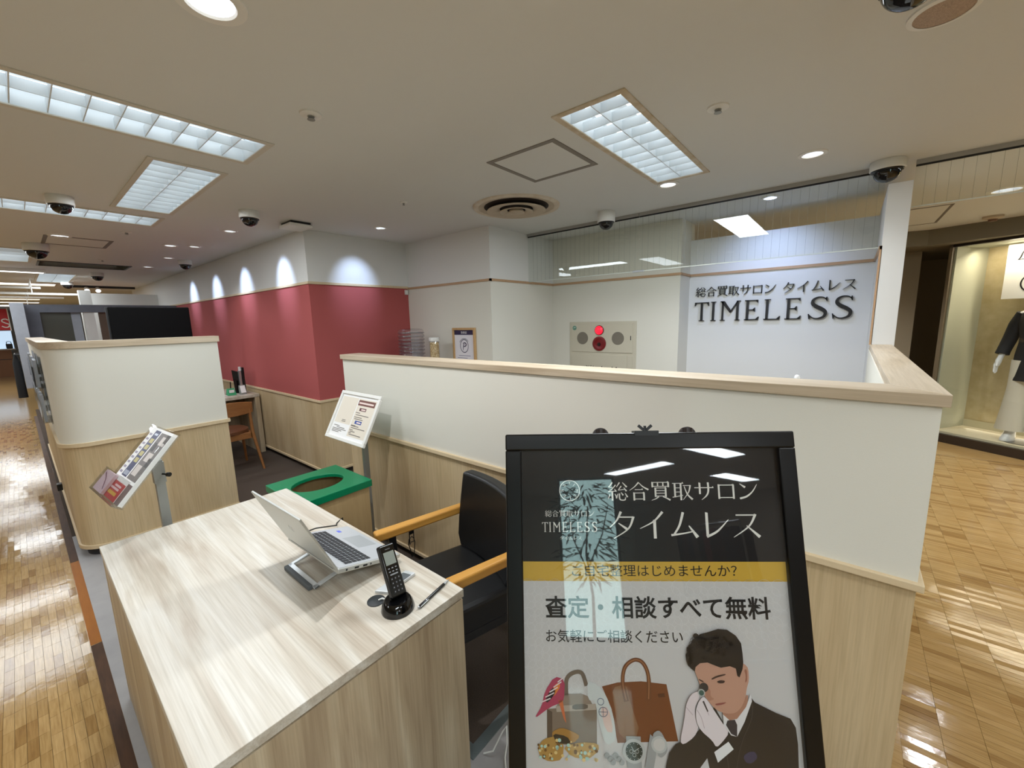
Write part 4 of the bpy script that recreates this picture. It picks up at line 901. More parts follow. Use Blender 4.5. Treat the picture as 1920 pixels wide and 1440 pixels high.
wm = ring_polys(.2552, -.6582, .003, .0038, 14)+ring_polys(.2672, -.6582, .003, .0038, 14)+ring_polys(.2612, -.6650, .003, .0038, 14)+brush([(.2612, -.6582), (.2560, -.6490)], .0012)+brush([(.2612, -.6582), (.2712, -.6520)], .0012)+ring_polys(.2612, -.6582, .0001, .0012, 10)
for k in range(12): wm += brush([(.2612+.0145*math.cos(k*PI/6), -.6582+.0145*math.sin(k*PI/6)), (.2612+.0165*math.cos(k*PI/6), -.6582+.0165*math.sin(k*PI/6))], .001)
printed('wm', wm, sil, 15, name='printed_watch_marks')
# the printed man in a suit looking through a loupe
pr('suit', S(44, 38, 38), 16, 'printed_suit', 0); pr('gap', S(206, 202, 202), 17, 'printed_gap', 0)
lap = brush([(.5085, -.5540), (.505, -.590), (.4800, -.640), (.466, -.690)], .0012)+brush([(.4300, -.600), (.446, -.640), (.452, -.690)], .0012)
printed('lap', lap, pm('lapel', S(70, 62, 62)), 18, name='printed_lapel')
pr('neck', S(176, 126, 104), 17, 'printed_neck', 1); pr('shirt', S(226, 220, 220), 18, 'printed_shirt', 0); pr('tie', S(58, 52, 58), 19, 'printed_tie', 0)
pr('face', S(196, 148, 126), 19, 'printed_face', 1); pr('ear', S(160, 104, 84), 20, 'printed_ear', 1); pr('cheek', S(178, 128, 106), 20, 'printed_nose_shade', 1)
pr('hair', S(38, 30, 28), 21, 'printed_hair', 0)
curls = [circle_poly(.392+.030*R.random()+(.06*R.random()), -.4290-.022*R.random()-abs(R.gauss(0, .01)), R.uniform(.003, .006), 9) for k in range(46)]
curls = [c_ for c_ in curls if c_[0][0] < .485]+[circle_poly(.384+.008*R.random(), -.452-.036*R.random(), R.uniform(.003, .005), 9) for k in range(16)]
printed('curl', curls, MATS['print_hair'], 21, name='printed_curls')
printed('curl2', sum([ring_polys(.390+.075*R.random(), -.435-.030*R.random(), .0030, .0036, 9) for k in range(34)], []), pm('hair_hi', S(62, 50, 46)), 22, name='printed_curl_lines')
for nm, cc in (('brow', S(70, 48, 42)), ('brow2', S(70, 48, 42)), ('eye', S(62, 42, 40)), ('mouth', S(150, 86, 78))): pr(nm, cc, 22, 'printed_'+nm.rstrip('2'), 1)
pr('gloveL', S(224, 208, 210), 23, 'printed_glove', 1); pr('gloveR', S(228, 214, 216), 24, 'printed_glove', 1); pr('cuff', S(232, 228, 228), 23, 'printed_cuff', 0); pr('finger', S(60, 50, 50), 25, 'printed_tweezers', 0)
printed('gl', brush([(.394, -.575), (.402, -.590), (.407, -.610)], .0012)+brush([(.372, -.570), (.385, -.585)], .0012)+brush([(.408, -.560), (.418, -.585)], .001), pm('glove_line', S(186, 164, 168)), 25, name='printed_glove_lines')
printed('lp', [circle_poly(.4113, -.5315, .0090, 22)], pm('loupe', S(60, 54, 54)), 25, name='printed_loupe'); printed('lp2', [circle_poly(.4054, -.5417, .0072, 22)], sil, 26, name='printed_loupe_rim'); printed('lp3', [circle_poly(.4054, -.5417, .0052, 20)], pm('loupe_glass', S(70, 96, 88)), 27, name='printed_loupe_glass')
pr('pocket', S(64, 60, 86), 18, 'printed_pocket_square', 1)
MB().box(U0, U1, -.870, -.030, -.0022, -.0010).build('acrylic_cover', acryl, ps)

# ---------------------------------------------------------------- green topped collection box
gx0, gx1, gy0, gy1, gz = .842, 1.282, 2.205, 2.655, .65
gb = thing('collection_box', 'beige collection box with a green top and oval opening', 'box', (1.06, 2.43, 0))
MB().box(gx0+.015, gx1-.015, gy0+.015, gy0+.025, .002, gz-.03).box(gx0+.015, gx1-.015, gy1-.025, gy1-.015, .002, gz-.03).box(gx0+.015, gx0+.025, gy0+.025, gy1-.025, .002, gz-.03).box(gx1-.025, gx1-.015, gy0+.025, gy1-.025, .002, gz-.03).box(gx0+.025, gx1-.025, gy0+.025, gy1-.025, .002, .012).build('body', box_m, gb, bevel=.002)
cx, cy, rx, ry = (gx0+gx1)/2-.005, (gy0+gy1)/2+.005, .150, .122
n = 40; V = []; F = []
def lid_xy(a, k):
    if k == 0: return (cx+rx*math.cos(a), cy+ry*math.sin(a))
    c_, s_ = math.cos(a), math.sin(a); m = 1/max(abs(c_)/((gx1-gx0)/2), abs(s_)/((gy1-gy0)/2)); return ((gx0+gx1)/2+c_*m, (gy0+gy1)/2+s_*m)
angs = sorted([2*PI*i/n for i in range(n)]+[math.atan2(s2*(gy1-gy0), s1*(gx1-gx0)) % (2*PI) for s1 in (-1, 1) for s2 in (-1, 1)])
n = len(angs)
for a in angs:
    i_, o_ = lid_xy(a, 0), lid_xy(a, 1); V += [(i_[0], i_[1], gz-.006), (i_[0], i_[1], gz), (o_[0], o_[1], gz), (o_[0], o_[1], gz-.04), (i_[0], i_[1], gz-.02)]
for i in range(n):
    j = (i+1) % n
    F += [(i*5+1, i*5+2, j*5+2, j*5+1), (i*5+2, i*5+3, j*5+3, j*5+2), (i*5+1, j*5+1, j*5+4, i*5+4)]
MB().add(V, F).build('top', green_m, gb, bevel=.003)
MB().box(gx0+.05, gx1-.05, gy0+.05, gy1-.05, .05, .12).build('liner', mat('liner_brown', S(70, 52, 30), .8), gb)

# ---------------------------------------------------------------- white framed notice on a grey pole
b0 = Vector((.893*1.5, 1.652*1.5, 1.6-.403*1.5)); bu = Vector((0, -1, 0)); bn = Vector((.106, 0, .197)).normalized(); bv = bn; bz = bu.cross(bv).normalized()
bs = thing('notice_stand', 'white framed notice with beige print on a grey pole behind the green box', 'sign', mw=frame_m(b0, bu, bv, bz))
BW, BH = .48, .335
for a in ((-BW/2, BW/2, BH/2-.022, BH/2), (-BW/2, BW/2, -BH/2, -BH/2+.022), (-BW/2, -BW/2+.022, -BH/2+.022, BH/2-.022), (BW/2-.022, BW/2, -BH/2+.022, BH/2-.022)):
    MB().box(*a, -.012, .006).build('frame_bar', white_pl, bs, bevel=.003)
MB().box(-BW/2+.01, BW/2-.01, -BH/2+.01, BH/2-.01, -.010, -.004).build('backing', paper, bs)
def np_(nm, polys, m, lay): return extrude_polys(polys, UV, -.004+lay*.0003, -.0037+lay*.0003).build(nm, m, bs)
bei = mat('notice_beige', S(228, 218, 202), .4); np_('left_panel', [rect(-.205, -.055, -.008, .130)], bei, 0); np_('right_panel', [rect(.002, -.125, .205, .130)], bei, 0)
np_('header', [rect(.002, .085, .196, .122)], mat('notice_brown', S(112, 66, 56), .4), 1); np_('red_tag', [rect(.040, .050, .118, .070)], mat('notice_maroon', S(96, 52, 56), .4), 1); np_('blue_tag', [rect(.040, -.038, .118, -.016)], mat('notice_blue', S(58, 86, 160), .4), 1)
np_('header_text', [rect(.012, .097, .180, .108)], mat('notice_pale', S(236, 214, 206), .4), 2); np_('tag_text', [rect(.062, .055, .110, .064)], mat('notice_pale', S(236, 214, 206), .4), 2); np_('tag_text', [rect(.062, -.032, .110, -.023)], mat('notice_pale', S(236, 214, 206), .4), 2)
ln = []
for k, (x0, w, v_) in enumerate(((.012, .05, .036), (.020, .15, .022), (.012, .09, .006), (.020, .10, -.006), (.012, .05, -.050), (.012, .09, -.054), (.020, .16, -.066), (.012, .04, -.080), (.020, .06, -.090), (.012, .03, -.100), (.020, .14, -.110))): ln.append(rect(x0, v_-.0025, x0+w, v_+.0025))
for k, (x0, w, v_) in enumerate(((-.190, .07, -.075), (-.150, .10, -.085), (-.195, .17, -.096), (-.195, .12, -.106), (-.195, .09, -.116), (-.120, .05, -.040), (-.118, .045, -.030))): ln.append(rect(x0, v_-.0022, x0+w, v_+.0022))
np_('text_lines', ln, mat('notice_text', S(120, 112, 106), .4), 2)
pole = MB().box(1.372, 1.402, 2.425, 2.455, .012, .93); pole.v = [tuple(frame_m(b0, bu, bv, bz).inverted() @ Vector(p)) for p in pole.v]
pole.build('pole', grey_pole, bs, wc=False)
bp_ = MB().lathe([(.0005, 0), (.10, 0), (.10, .008), (.09, .012), (.0005, .012)], (1.387, 2.44, .004), 30); bp_.xf(frame_m(b0, bu, bv, bz).inverted()).build('base', grey_pole, bs, wc=False)

# ---------------------------------------------------------------- acrylic brochure holder on a grey pole
K = 1.62
hT = [Vector(p)*1 for p in ((.224, 1.544, 1.322), (.242, 1.314, 1.325), (.107, 1.339, 1.172), (.089, 1.568, 1.170))]
hT = [Vector((a.x*K, a.y*K, 1.6+(a.z-1.6)*K)) for a in hT]
hc = (hT[0]+hT[1]+hT[2]+hT[3])/4; hu = ((hT[1]-hT[0])+(hT[2]-hT[3])).normalized(); hv = ((hT[0]-hT[3])+(hT[1]-hT[2])); hv = (hv-hu*hv.dot(hu)).normalized(); hz = hu.cross(hv)
HW, HH = (hT[1]-hT[0]).length, (hT[0]-hT[3]).length
bh = thing('brochure_holder', 'clear acrylic brochure holder on a grey pole behind the desk', 'brochure holder', mw=frame_m(hc, hu, hv, hz))
w2, h2 = HW/2, HH/2
MB().box(-w2, w2, -h2, h2, -.003, 0).build('back_sheet', acryl, bh)
MB().box(-w2, w2, -h2, -h2+.10, .034, .037).box(-w2, w2, -h2, -h2+.003, 0, .037).box(-w2, -w2+.003, -h2, -h2+.10, 0, .034).box(w2-.003, w2, -h2, h2-.02, 0, .034).build('front_lip', acryl, bh)
M_ = frame_m(hc, hu, hv, hz)
pl_ = MB().bar((.335, 2.395, .012), (.335, 2.395, 1.01), .034, .034, (1, 0, 0)); pl_.xf(M_.inverted()).build('pole', grey_pole, bh)
pl_ = MB().bar((.335, 2.395, .905), (.335, 2.395, 1.00), .042, .042, (1, 0, 0)); pl_.xf(M_.inverted()).build('sleeve', grey_pole, bh)
pl_ = MB().cyl((.345, 2.374, .945), (.360, 2.345, .945), .004, n=10).cyl((.358, 2.349, .945), (.364, 2.338, .945), .010, n=14); pl_.xf(M_.inverted()).build('knob', black_pl, bh)
pl_ = MB().box(.335-.13, .335+.13, 2.345, 2.60, .003, .012); pl_.xf(M_.inverted()).build('base_plate', grey_pole, bh)
br = thing('brochure_stack', 'stack of navy, white and red printed brochures in the acrylic holder', 'brochure', mw=frame_m(hc, hu, hv, hz))
r0 = -w2+.10; r1 = w2-.012; tb_ = -h2+.006
MB().box(r0, r1, tb_, h2-.008, .0005, .016).build('sheets', paper, br)
def bp2(nm, polys, col, lay): return extrude_polys(polys, UV, .016+lay*.0003, .0163+lay*.0003).build(nm, mat('broch_'+nm, col, .3), br)
wd_ = r1-r0; X = lambda k: r0+wd_*k; Y = lambda k: tb_+(h2-.008-tb_)*k
bp2('navy_band', [rect(X(.22), Y(.30), X(.47), Y(.97))], S(40, 46, 92), 0); bp2('photo_strip', [rect(X(.52), Y(.30), X(.97), Y(.96))], S(104, 96, 94), 0)
bp2('red_block', [rect(X(.02), Y(0), X(.75), Y(.22))], S(196, 44, 58), 0); bp2('dark_edge', [rect(X(.78), Y(0), X(.99), Y(.26))], S(96, 74, 74), 0)
tag(bp2('photo_light', [rect(X(.56), Y(.36), X(.78), Y(.5)), rect(X(.62), Y(.56), X(.86), Y(.68)), rect(X(.70), Y(.80), X(.94), Y(.92))], S(206, 196, 190), 1), kind='stuff')
bp2('photo_dark', [rect(X(.80), Y(.50), X(.96), Y(.62)), rect(X(.56), Y(.70), X(.70), Y(.82)), rect(X(.84), Y(.84), X(.96), Y(.96))], S(46, 42, 46), 1)
bp2('yellow_text', [rect(X(.27+.0*k), Y(.50+.095*k), X(.43), Y(.565+.095*k)) for k in range(4)], S(190, 178, 116), 1)
bp2('white_text', [rect(X(.26+.05*k), Y(.32), X(.285+.05*k), Y(.38)) for k in range(4)]+[rect(X(.27), Y(.90), X(.42), Y(.93))], S(206, 212, 226), 1)
bp2('pink_text', [rect(X(.18), Y(.12), X(.60), Y(.145)), rect(X(.30), Y(.16), X(.62), Y(.185))], S(240, 206, 210), 1); bp2('gold_text', [rect(X(.20), Y(.055), X(.62), Y(.095))], S(226, 178, 60), 1)
bp2('small_text', [rect(X(.04), Y(.32+.07*k), X(.16), Y(.35+.07*k)) for k in range(9)], S(150, 140, 160), 1)
MB().box(r0-.085, r0+.05, tb_, tb_+.085, .018, .030).build('folded_leaflet', mat('leaf_pink', S(226, 196, 206), .4), br)
extrude_polys(brush([(r0-.07, tb_+.075), (r0-.02, tb_+.055), (r0+.03, tb_+.018)], .006), UV, .0302, .0306).build('leaflet_line', mat('leaf_plum', S(110, 50, 90), .4), br)

# ---------------------------------------------------------------- black lettering on the sign wall
WX = 4.45
def wall3(x, y, t): return (WX-t, 1.238-x, y)
T_ = thing('wall_lettering', 'black raised salon name lettering on the white wall', 'lettering', (WX, .6, 1.7))
for i, chh in enumerate('総合買取サロン'): extrude_polys([[(.003+.0995*i+q[0]*.00094, 1.778+q[1]*.00095) for q in p] for p in KANJI[chh]()], wall3, .004, .016).build('character', ink, T_)
for i, chh in enumerate('タイムレス'): extrude_polys([[(.742+.1045*i+q[0]*.00092, 1.776+q[1]*.00093) for q in p] for p in KANJI[chh]()], wall3, .004, .016).build('character', ink, T_)
xs_ = {0: .0, 1: .150, 2: .236, 3: .447, 4: .606, 5: .769, 6: .938, 7: 1.104}; lw = {'T': .132, 'I': .045, 'M': .173, 'E': .120, 'L': .128, 'S': .130}
nat = {'T': .875, 'I': .30, 'M': 1.11, 'E': .78, 'L': .82, 'S': .78}
for i, chh in enumerate('TIMELESS'):
    k = lw[chh]/nat[chh]
    extrude_polys([[(.004+xs_[i]+q[0]*k, 1.540+q[1]*.186) for q in p] for p in latin(chh)[0]], wall3, .004, .022).build('letter', ink, T_)

# ---------------------------------------------------------------- fire alarm panel
FX = 4.15; fy = lambda k: 2.530-k*.806
fa = thing('fire_alarm_panel', 'cream fire alarm panel with glowing red lamp in the white wall', 'fire alarm', (FX, 2.13, .9))
def fb(a, b, z0, z1, t0, t1): return MB().box(FX-t1, FX-t0, fy(b), fy(a), z0, z1)
MB().box(FX-.012, FX, fy(1), fy(0), .62, 1.556).build('frame', cream_m, fa, bevel=.003)
fb(.035, .955, 1.217, 1.533, .012, .020).build('upper_door', cream_m, fa, bevel=.002)
fb(.035, .880, .65, 1.187, .012, .020).build('lower_door', cream_m, fa, bevel=.002)
fb(.888, .955, .65, 1.187, .012, .016).build('side_strip', cream_m, fa, bevel=.001)
gr = mat('speaker_grille', S(140, 132, 118), .7, noise=(400, 400, 400, 1, .2), col2=S(112, 104, 92))
for k in (.215, .750): MB().cyl((FX-.020, fy(k), 1.373), (FX-.0225, fy(k), 1.373), .070, n=32).build('speaker_grille', gr, fa)
MB().lathe([(.054, 0), (.054, .010), (.046, .014)], (0, 0, 0), 28).xf(frame_m((FX-.020, fy(.478), 1.461), (0, 1, 0), (0, 0, 1), (-1, 0, 0))).build('lamp_bezel', mat('dark_red', S(120, 16, 22), .3), fa, smooth=40)
MB().lathe([(.048*math.cos(a), .012+.022*math.sin(a)) for a in [PI/2*i/6 for i in range(7)]], (0, 0, 0), 26).xf(frame_m((FX-.020, fy(.478), 1.461), (0, 1, 0), (0, 0, 1), (-1, 0, 0))).build('red_lamp', mat('red_glow', S(200, 10, 20), .3, emit=(1, .02, .05, 1), estr=1.1), fa, smooth=60)
MB().lathe([(.080, 0), (.080, .012), (.072, .016), (.050, .012), (.045, .010), (.022, .010), (.0005, .010)], (0, 0, 0), 30).xf(frame_m((FX-.020, fy(.480), 1.314), (0, 1, 0), (0, 0, 1), (-1, 0, 0))).build('call_ring', mat('deep_red', S(122, 12, 22), .3), fa, smooth=40)
MB().lathe([(.020, .010), (.018, .018), (.0005, .019)], (0, 0, 0), 22).xf(frame_m((FX-.020, fy(.480), 1.306), (0, 1, 0), (0, 0, 1), (-1, 0, 0))).build('call_button', mat('button_dark', S(36, 6, 10), .3), fa, smooth=40)
extrude_polys([circle_poly(0, 0, .026, 24)], lambda x, y, t: (FX-t, fy(.085)-x, 1.488+y), .020, .0205).build('badge', mat('badge_green', S(104, 148, 130), .5), fa)
extrude_polys(brush([(-.012, -.004), (0, .010), (.014, .002)], .006), lambda x, y, t: (FX-t, fy(.085)-x, 1.488+y), .0205, .0209).build('badge_mark', mat('badge_pale', S(196, 214, 204), .5), fa)
fb(.925, .935, 1.355, 1.400, .020, .023).build('latch', dark_kick, fa)
extrude_polys(font_polys('消 火 栓', .0, .0, .42, .072, .0), lambda x, y, t: (FX-t, fy(.26)-x, 0.991+y), .020, .0206).build('door_lettering', ink, fa)

# ---------------------------------------------------------------- counter behind the partition and what stands there
ct = thing('service_counter', 'pale wood counter hidden behind the low partition holding water bottle and jar', 'counter', (2.8, 3.5, 0))
MB().box(2.45, 3.045, 3.0, 4.08, .002, .86).build('body', wains, ct, bevel=.002); MB().box(2.43, 3.045, 2.98, 4.085, .86, .89).build('top', cap_m, ct, bevel=.002)
wb = thing('water_dispenser', 'upturned clear ribbed water bottle on a white dispenser at the red corner', 'water dispenser', (2.75, 3.69, .89))
MB().box(2.60, 2.90, 3.54, 3.84, .892, 1.14).build('body', white_pl, wb, bevel=.02, segs=3)
c = (2.75, 3.69, 1.14); pf = [(.03, 0), (.04, .02), (.10, .05), (.135, .075)]
for k in range(7): pf += [(.138, .082+k*.038), (.140, .096+k*.038), (.132, .106+k*.038), (.122, .110+k*.038), (.132, .115+k*.038)]
pf += [(.137, .352), (.135, .372), (.118, .388), (.08, .392), (.0005, .386)]
bot = mat('bottle_pet', S(206, 206, 214), .08, spec=.6)
rb_m = thin_glass('pet_rib', (.80, .80, .84, 1), .25, 3.6)
for k in range(8): MB().lathe([(.139+.005*math.cos(2*PI*q/8), .082+k*.038+.005*math.sin(2*PI*q/8)) for q in range(9)], c, 36).build('rib', rb_m, wb, smooth=60)
MB().lathe(pf, c, 36).build('bottle', thin_glass('pet_clear', (.93, .93, .95, 1), .12, 2.1), wb, smooth=35)
MB().lathe([(.108, .06), (.118, .10), (.118, .25), (.0005, .25)], c, 30).build('water', thin_glass('water_clear', (.90, .92, .95, 1), .02, 1.25), wb, smooth=40)
jr = thing('bead_jar', 'slim clear jar of beige pellets with a white lid beside the water bottle', 'jar', (2.85, 3.43, .89))
c = (2.85, 3.43, .892); MB().box(2.79, 2.91, 3.37, 3.49, .892, 1.10).build('stand', white_pl, jr, bevel=.005)
c = (2.85, 3.43, 1.10)
MB().lathe([(.0005, 0), (.050, 0), (.052, .006), (.052, .30), (.046, .31)], c, 28).build('glass', acryl, jr, smooth=40)
MB().lathe([(.0005, .003), (.048, .003), (.048, .285), (.0005, .287)], c, 24).build('pellets', mat('pellet_beige', S(222, 200, 158), .7, noise=(90, 90, 60, 2, .12), col2=S(170, 136, 88)), jr, smooth=40)
MB().lathe([(.055, .298), (.055, .330), (.050, .336), (.0005, .336)], c, 28).build('lid', white_pl, jr, smooth=40)
pfm = thing('framed_certificate', 'oak framed certificate with a circled letter P on the white wall', 'picture frame', (3.04, 3.16, 1.07))
def pf3(x, y, t): return (3.05-t, 3.335-x, 1.065+y)
FW_, FH_ = .340, .465
for a in (rect(0, 0, FW_, .024), rect(0, FH_-.024, FW_, FH_), rect(0, .024, .024, FH_-.024), rect(FW_-.024, .024, FW_, FH_-.024)): extrude_polys([a], pf3, .001, .024).build('frame_bar', oak_frame, pfm, bevel=.002)
extrude_polys([rect(.02, .02, FW_-.02, FH_-.02)], pf3, .002, .012).build('sheet', mat('cert_paper', S(232, 228, 234), .4), pfm)
nav = mat('cert_navy', S(46, 40, 74), .4)
extrude_polys([rect(.024, FH_-.075, FW_-.024, FH_-.026)], pf3, .012, .0123).build('title_band', nav, pfm)
extrude_polys(font_polys('登録証', .125, FH_-.063, .09, .026), pf3, .0123, .0126).build('title', paper, pfm)
extrude_polys(ring_polys(.170, .272, .056, .063, 32, 1.15)+brush([(.150, .225), (.156, .262), (.166, .296)], [.004, .010, .012])+brush([(.150, .298), (.172, .306), (.192, .300), (.198, .284), (.182, .268), (.162, .266)], [.006, .010, .012, .013, .010, .006]), pf3, .012, .0124).build('emblem', nav, pfm)
extrude_polys(ring_polys(.170, .275, .074, .079, 40)[4:17], pf3, .012, .0124).build('emblem_text', nav, pfm)
extrude_polys([rect(.06+.02*(k % 2), .045+.024*k, .26-.05*(k % 3 == 1), .051+.024*k) for k in range(6)], pf3, .012, .0123).build('text_lines', mat('cert_text', S(130, 124, 150), .5), pfm)
sb = thing('wall_sensor', 'tiny white sensor box on the red wall at the corner', 'sensor', (3.03, 4.09, 1.96))
MB().box(3.0, 3.035, 4.075, 4.10, 1.925, 1.98).build('case', white_pl, sb, bevel=.003)
lm = thing('desk_lamp', 'white rounded tip of a lamp just above the low partition', 'lamp', (2.36, .17, .9))
MB().box(2.1, 2.62, -.06, .40, .70, .73).box(2.12, 2.16, -.05, .39, .002, .70).box(2.56, 2.60, -.05, .39, .002, .70).build('table', white_pl, lm, bevel=.003)
MB().cyl((2.36, .178, .73), (2.36, .178, 1.27), .008, n=12).build('stem', white_pl, lm, smooth=40)
MB().lathe([(.0005, -.02), (.011, -.012), (.0125, -.002), (.010, .007), (.005, .011), (.0005, .012)], (2.36, .178, 1.293), 20).build('tip', mat('lamp_tip', S(244, 244, 244), .3), lm, smooth=60)

# ---------------------------------------------------------------- work place at the red wall
dk = thing('wall_desk', 'wooden desk built against the red wall behind the curved partition', 'desk', (1.6, 6.0, 0))
MB().box(1.36, 1.868, 5.70, 6.55, .725, .762).build('top', desk_top_m, dk, bevel=.002)
MB().box(1.815, 1.868, 5.705, 6.55, .002, .725).build('end_panel', desk_side_m, dk, bevel=.002); MB().box(1.40, 1.815, 6.40, 6.43, .25, .725).build('modesty_panel', desk_side_m, dk, bevel=.002); MB().box(1.36, 1.40, 5.705, 6.55, .002, .725).build('end_panel', desk_side_m, dk, bevel=.002)
dp = thing('document_stand', 'black upright document stand leaning by the red wall', 'document stand', (1.82, 6.0, .762))
MB().hexa([(1.700, 6.00, .763), (1.735, 5.97, .763), (1.745, 5.99, .763), (1.710, 6.02, .763), (1.690, 6.02, 1.06), (1.760, 5.96, 1.03), (1.768, 5.98, 1.03), (1.70, 6.04, 1.06)]).build('left_leaf', black_gl, dp, bevel=.001)
MB().box(1.775, 1.80, 5.92, 5.99, .763, 1.09).build('right_leaf', black_pl, dp, bevel=.001); MB().box(1.745, 1.772, 5.935, 5.99, .763, 1.05).build('folder', alu, dp, bevel=.002); MB().box(1.75, 1.775, 5.95, 5.96, 1.04, 1.10).build('card', paper, dp)
cdh = thing('card_display', 'small white card in a grey holder on the wall desk', 'card', (1.74, 5.84, .762))
MB().hexa([(1.70, 5.80, .763), (1.765, 5.80, .763), (1.765, 5.87, .763), (1.70, 5.87, .763), (1.70, 5.845, .875), (1.765, 5.845, .875), (1.765, 5.865, .875), (1.70, 5.865, .875)]).build('holder', grey_pole, cdh); MB().hexa([(1.705, 5.797, .785), (1.76, 5.797, .785), (1.76, 5.80, .785), (1.705, 5.80, .785), (1.705, 5.838, .87), (1.76, 5.838, .87), (1.76, 5.841, .87), (1.705, 5.841, .87)]).build('card', paper, cdh)
gp_ = thing('pen_pot', 'small green card holder with a pen on the wall desk', 'pen holder', (1.63, 5.9, .762))
MB().hexa([(1.57, 5.85, .763), (1.67, 5.85, .763), (1.67, 5.92, .763), (1.57, 5.92, .763), (1.585, 5.89, .845), (1.66, 5.89, .845), (1.66, 5.92, .845), (1.585, 5.92, .845)]).build('body', mat('card_green', S(60, 160, 110), .4), gp_, bevel=.003); MB().box(1.595, 1.648, 5.858, 5.864, .795, .83).build('label', paper, gp_); MB().cyl((1.63, 5.93, .763), (1.64, 5.94, .92), .006, n=10).build('pen', black_pl, gp_)
wm_ = thing('tablet', 'white tilted tablet at the edge of the curved partition', 'tablet', (1.45, 5.85, .762))
MB().hexa([(1.44, 5.78, .763), (1.475, 5.78, .763), (1.475, 6.02, .763), (1.44, 6.02, .763), (1.385, 5.80, .93), (1.395, 5.80, .93), (1.395, 6.0, .93), (1.385, 6.0, .93)]).build('screen', white_pl, wm_, bevel=.003); MB().box(1.40, 1.56, 5.80, 6.0, .763, .775).build('foot', white_pl, wm_, bevel=.003)
wch = thing('wooden_chair', 'wooden chair with curved backrest and brown seat at the wall desk', 'chair', (1.45, 5.30, 0))
wal = mat('walnut_seat', S(104, 62, 34), .5)
chw = mat('chair_wood', S(158, 106, 58), .45, noise=(8, 8, 30, 3, .3), col2=S(138, 88, 46))
V = []; F = []
for k in range(9):
    a = -1+2*k/8; xx = 1.36+.23*a; yy = 5.06+.06*a*a
    hz0 = .64+.012*a*a; hz1 = .795-.03*a*a
    V += [(xx, yy, hz0), (xx, yy-.004, hz1), (xx, yy+.022, hz1), (xx, yy+.026, hz0)]
for k in range(8): F += [(k*4+i, (k+1)*4+i, (k+1)*4+(i+1) % 4, k*4+(i+1) % 4) for i in range(4)]
F += [(3, 2, 1, 0), (32, 33, 34, 35)]
MB().add(V, F).build('backrest', chw, wch, bevel=.004, smooth=60)
MB().loft([(1.36, 5.30, .425, .19, .19), (1.36, 5.30, .432, .215, .21), (1.36, 5.30, .462, .215, .21), (1.36, 5.30, .475, .19, .185)], 26).build('seat', wal, wch, smooth=40)
MB().box(1.16, 1.56, 5.11, 5.15, .36, .43).box(1.16, 1.56, 5.46, 5.49, .36, .43).box(1.15, 1.18, 5.11, 5.49, .37, .43).box(1.54, 1.57, 5.11, 5.49, .37, .43).build('seat_frame', chw, wch, bevel=.004)
for s in (-1, 1):
    MB().tube([(1.36+s*.245, 5.02, .002), (1.36+s*.205, 5.12, .42), (1.36+s*.195, 5.11, .70)], [.012, .018, .014], 12).build('leg', chw, wch, smooth=50)
    MB().tube([(1.36+s*.225, 5.51, .002), (1.36+s*.20, 5.47, .42)], [.012, .018], 12).build('leg', chw, wch, smooth=50)
tv = thing('display_screen', 'large black screen seen from behind above the curved partition', 'screen', (1.0, 5.6, 0))
MB().box(.655, 1.345, 6.0, 6.05, .86, 1.842).build('panel', mat('screen_back', S(8, 8, 9), .6, spec=.15), tv, bevel=.012, segs=3)
MB().box(.645, .672, 6.05, 6.07, .86, 1.838).build('side_bezel', mat('bezel_grey', S(60, 60, 62), .4), tv, bevel=.003)
MB().box(.95, 1.05, 6.07, 6.11, .03, 1.3).build('column', black_pl, tv); MB().box(.7, 1.3, 5.95, 6.35, .006, .03).build('base', black_pl, tv, bevel=.004)

# ---------------------------------------------------------------- neighbouring shop front beyond
sf = thing('grey_shop_front', 'grey plaster portal frame of the neighbouring shop at the end of the red wall', 'shop front', (1.0, 9.2, 0))
MB().box(.015, .139, 8.75, 9.35, .83, 2.0).build('pillar', light_conc, sf); MB().box(.139, .285, 9.2, 9.35, 0, 2.0).build('jamb', grey_conc, sf); MB().box(.285, 1.885, 9.2, 9.35, 1.885, 2.0).build('header', grey_conc, sf)
MB().box(.285, .70, 9.28, 9.29, .2, 1.885).build('dark_pane', mat('dark_pane', S(96, 96, 88), .12, spec=.6), sf); MB().box(.60, .70, 9.27, 9.28, .2, 1.885).build('pale_pane', light_conc, sf)
MB().box(.735, .850, 9.22, 9.34, 0, 1.885).build('white_post', white_pl, sf); MB().box(.90, 1.08, 9.26, 9.30, 0, 1.885).build('wood_panel', mat('dim_walnut', S(104, 84, 70), .6), sf); MB().box(1.08, 1.885, 9.26, 9.30, 0, 1.885).build('dark_panel', mat('dim_grey', S(70, 68, 66), .6), sf)
wpn = thing('white_booth', 'white booth wall with a square corner post above the grey shop front', 'booth', (1.2, 10.2, 0))
MB().box(.78, .925, 10.0, 10.15, 0, 2.275).build('corner_post', white_pl, wpn); MB().box(.925, 1.885, 10.5, 10.6, 0, 2.26).build('panel', white_pl, wpn)
tls = thing('track_spotlights', 'pair of glaring spotlights on a ceiling track above the white booth', 'spotlight', (1.1, 12, 2.42))
MB().box(.8, 1.8, 12.0, 12.03, 2.46, CEIL).build('track', black_pl, tls)
for x in (1.06, 1.22): MB().cyl((x, 12.0, 2.45), (x, 11.93, 2.40), .035, .04, 14).build('head', white_pl, tls, smooth=40); MB().lathe([(.034, 0), (.0005, .002)], (0, 0, 0), 16).xf(frame_m((x, 11.925, 2.397), (1, 0, 0), (0, .58, -.81), (0, -.81, -.58))).build('lamp', disc_m, tls)
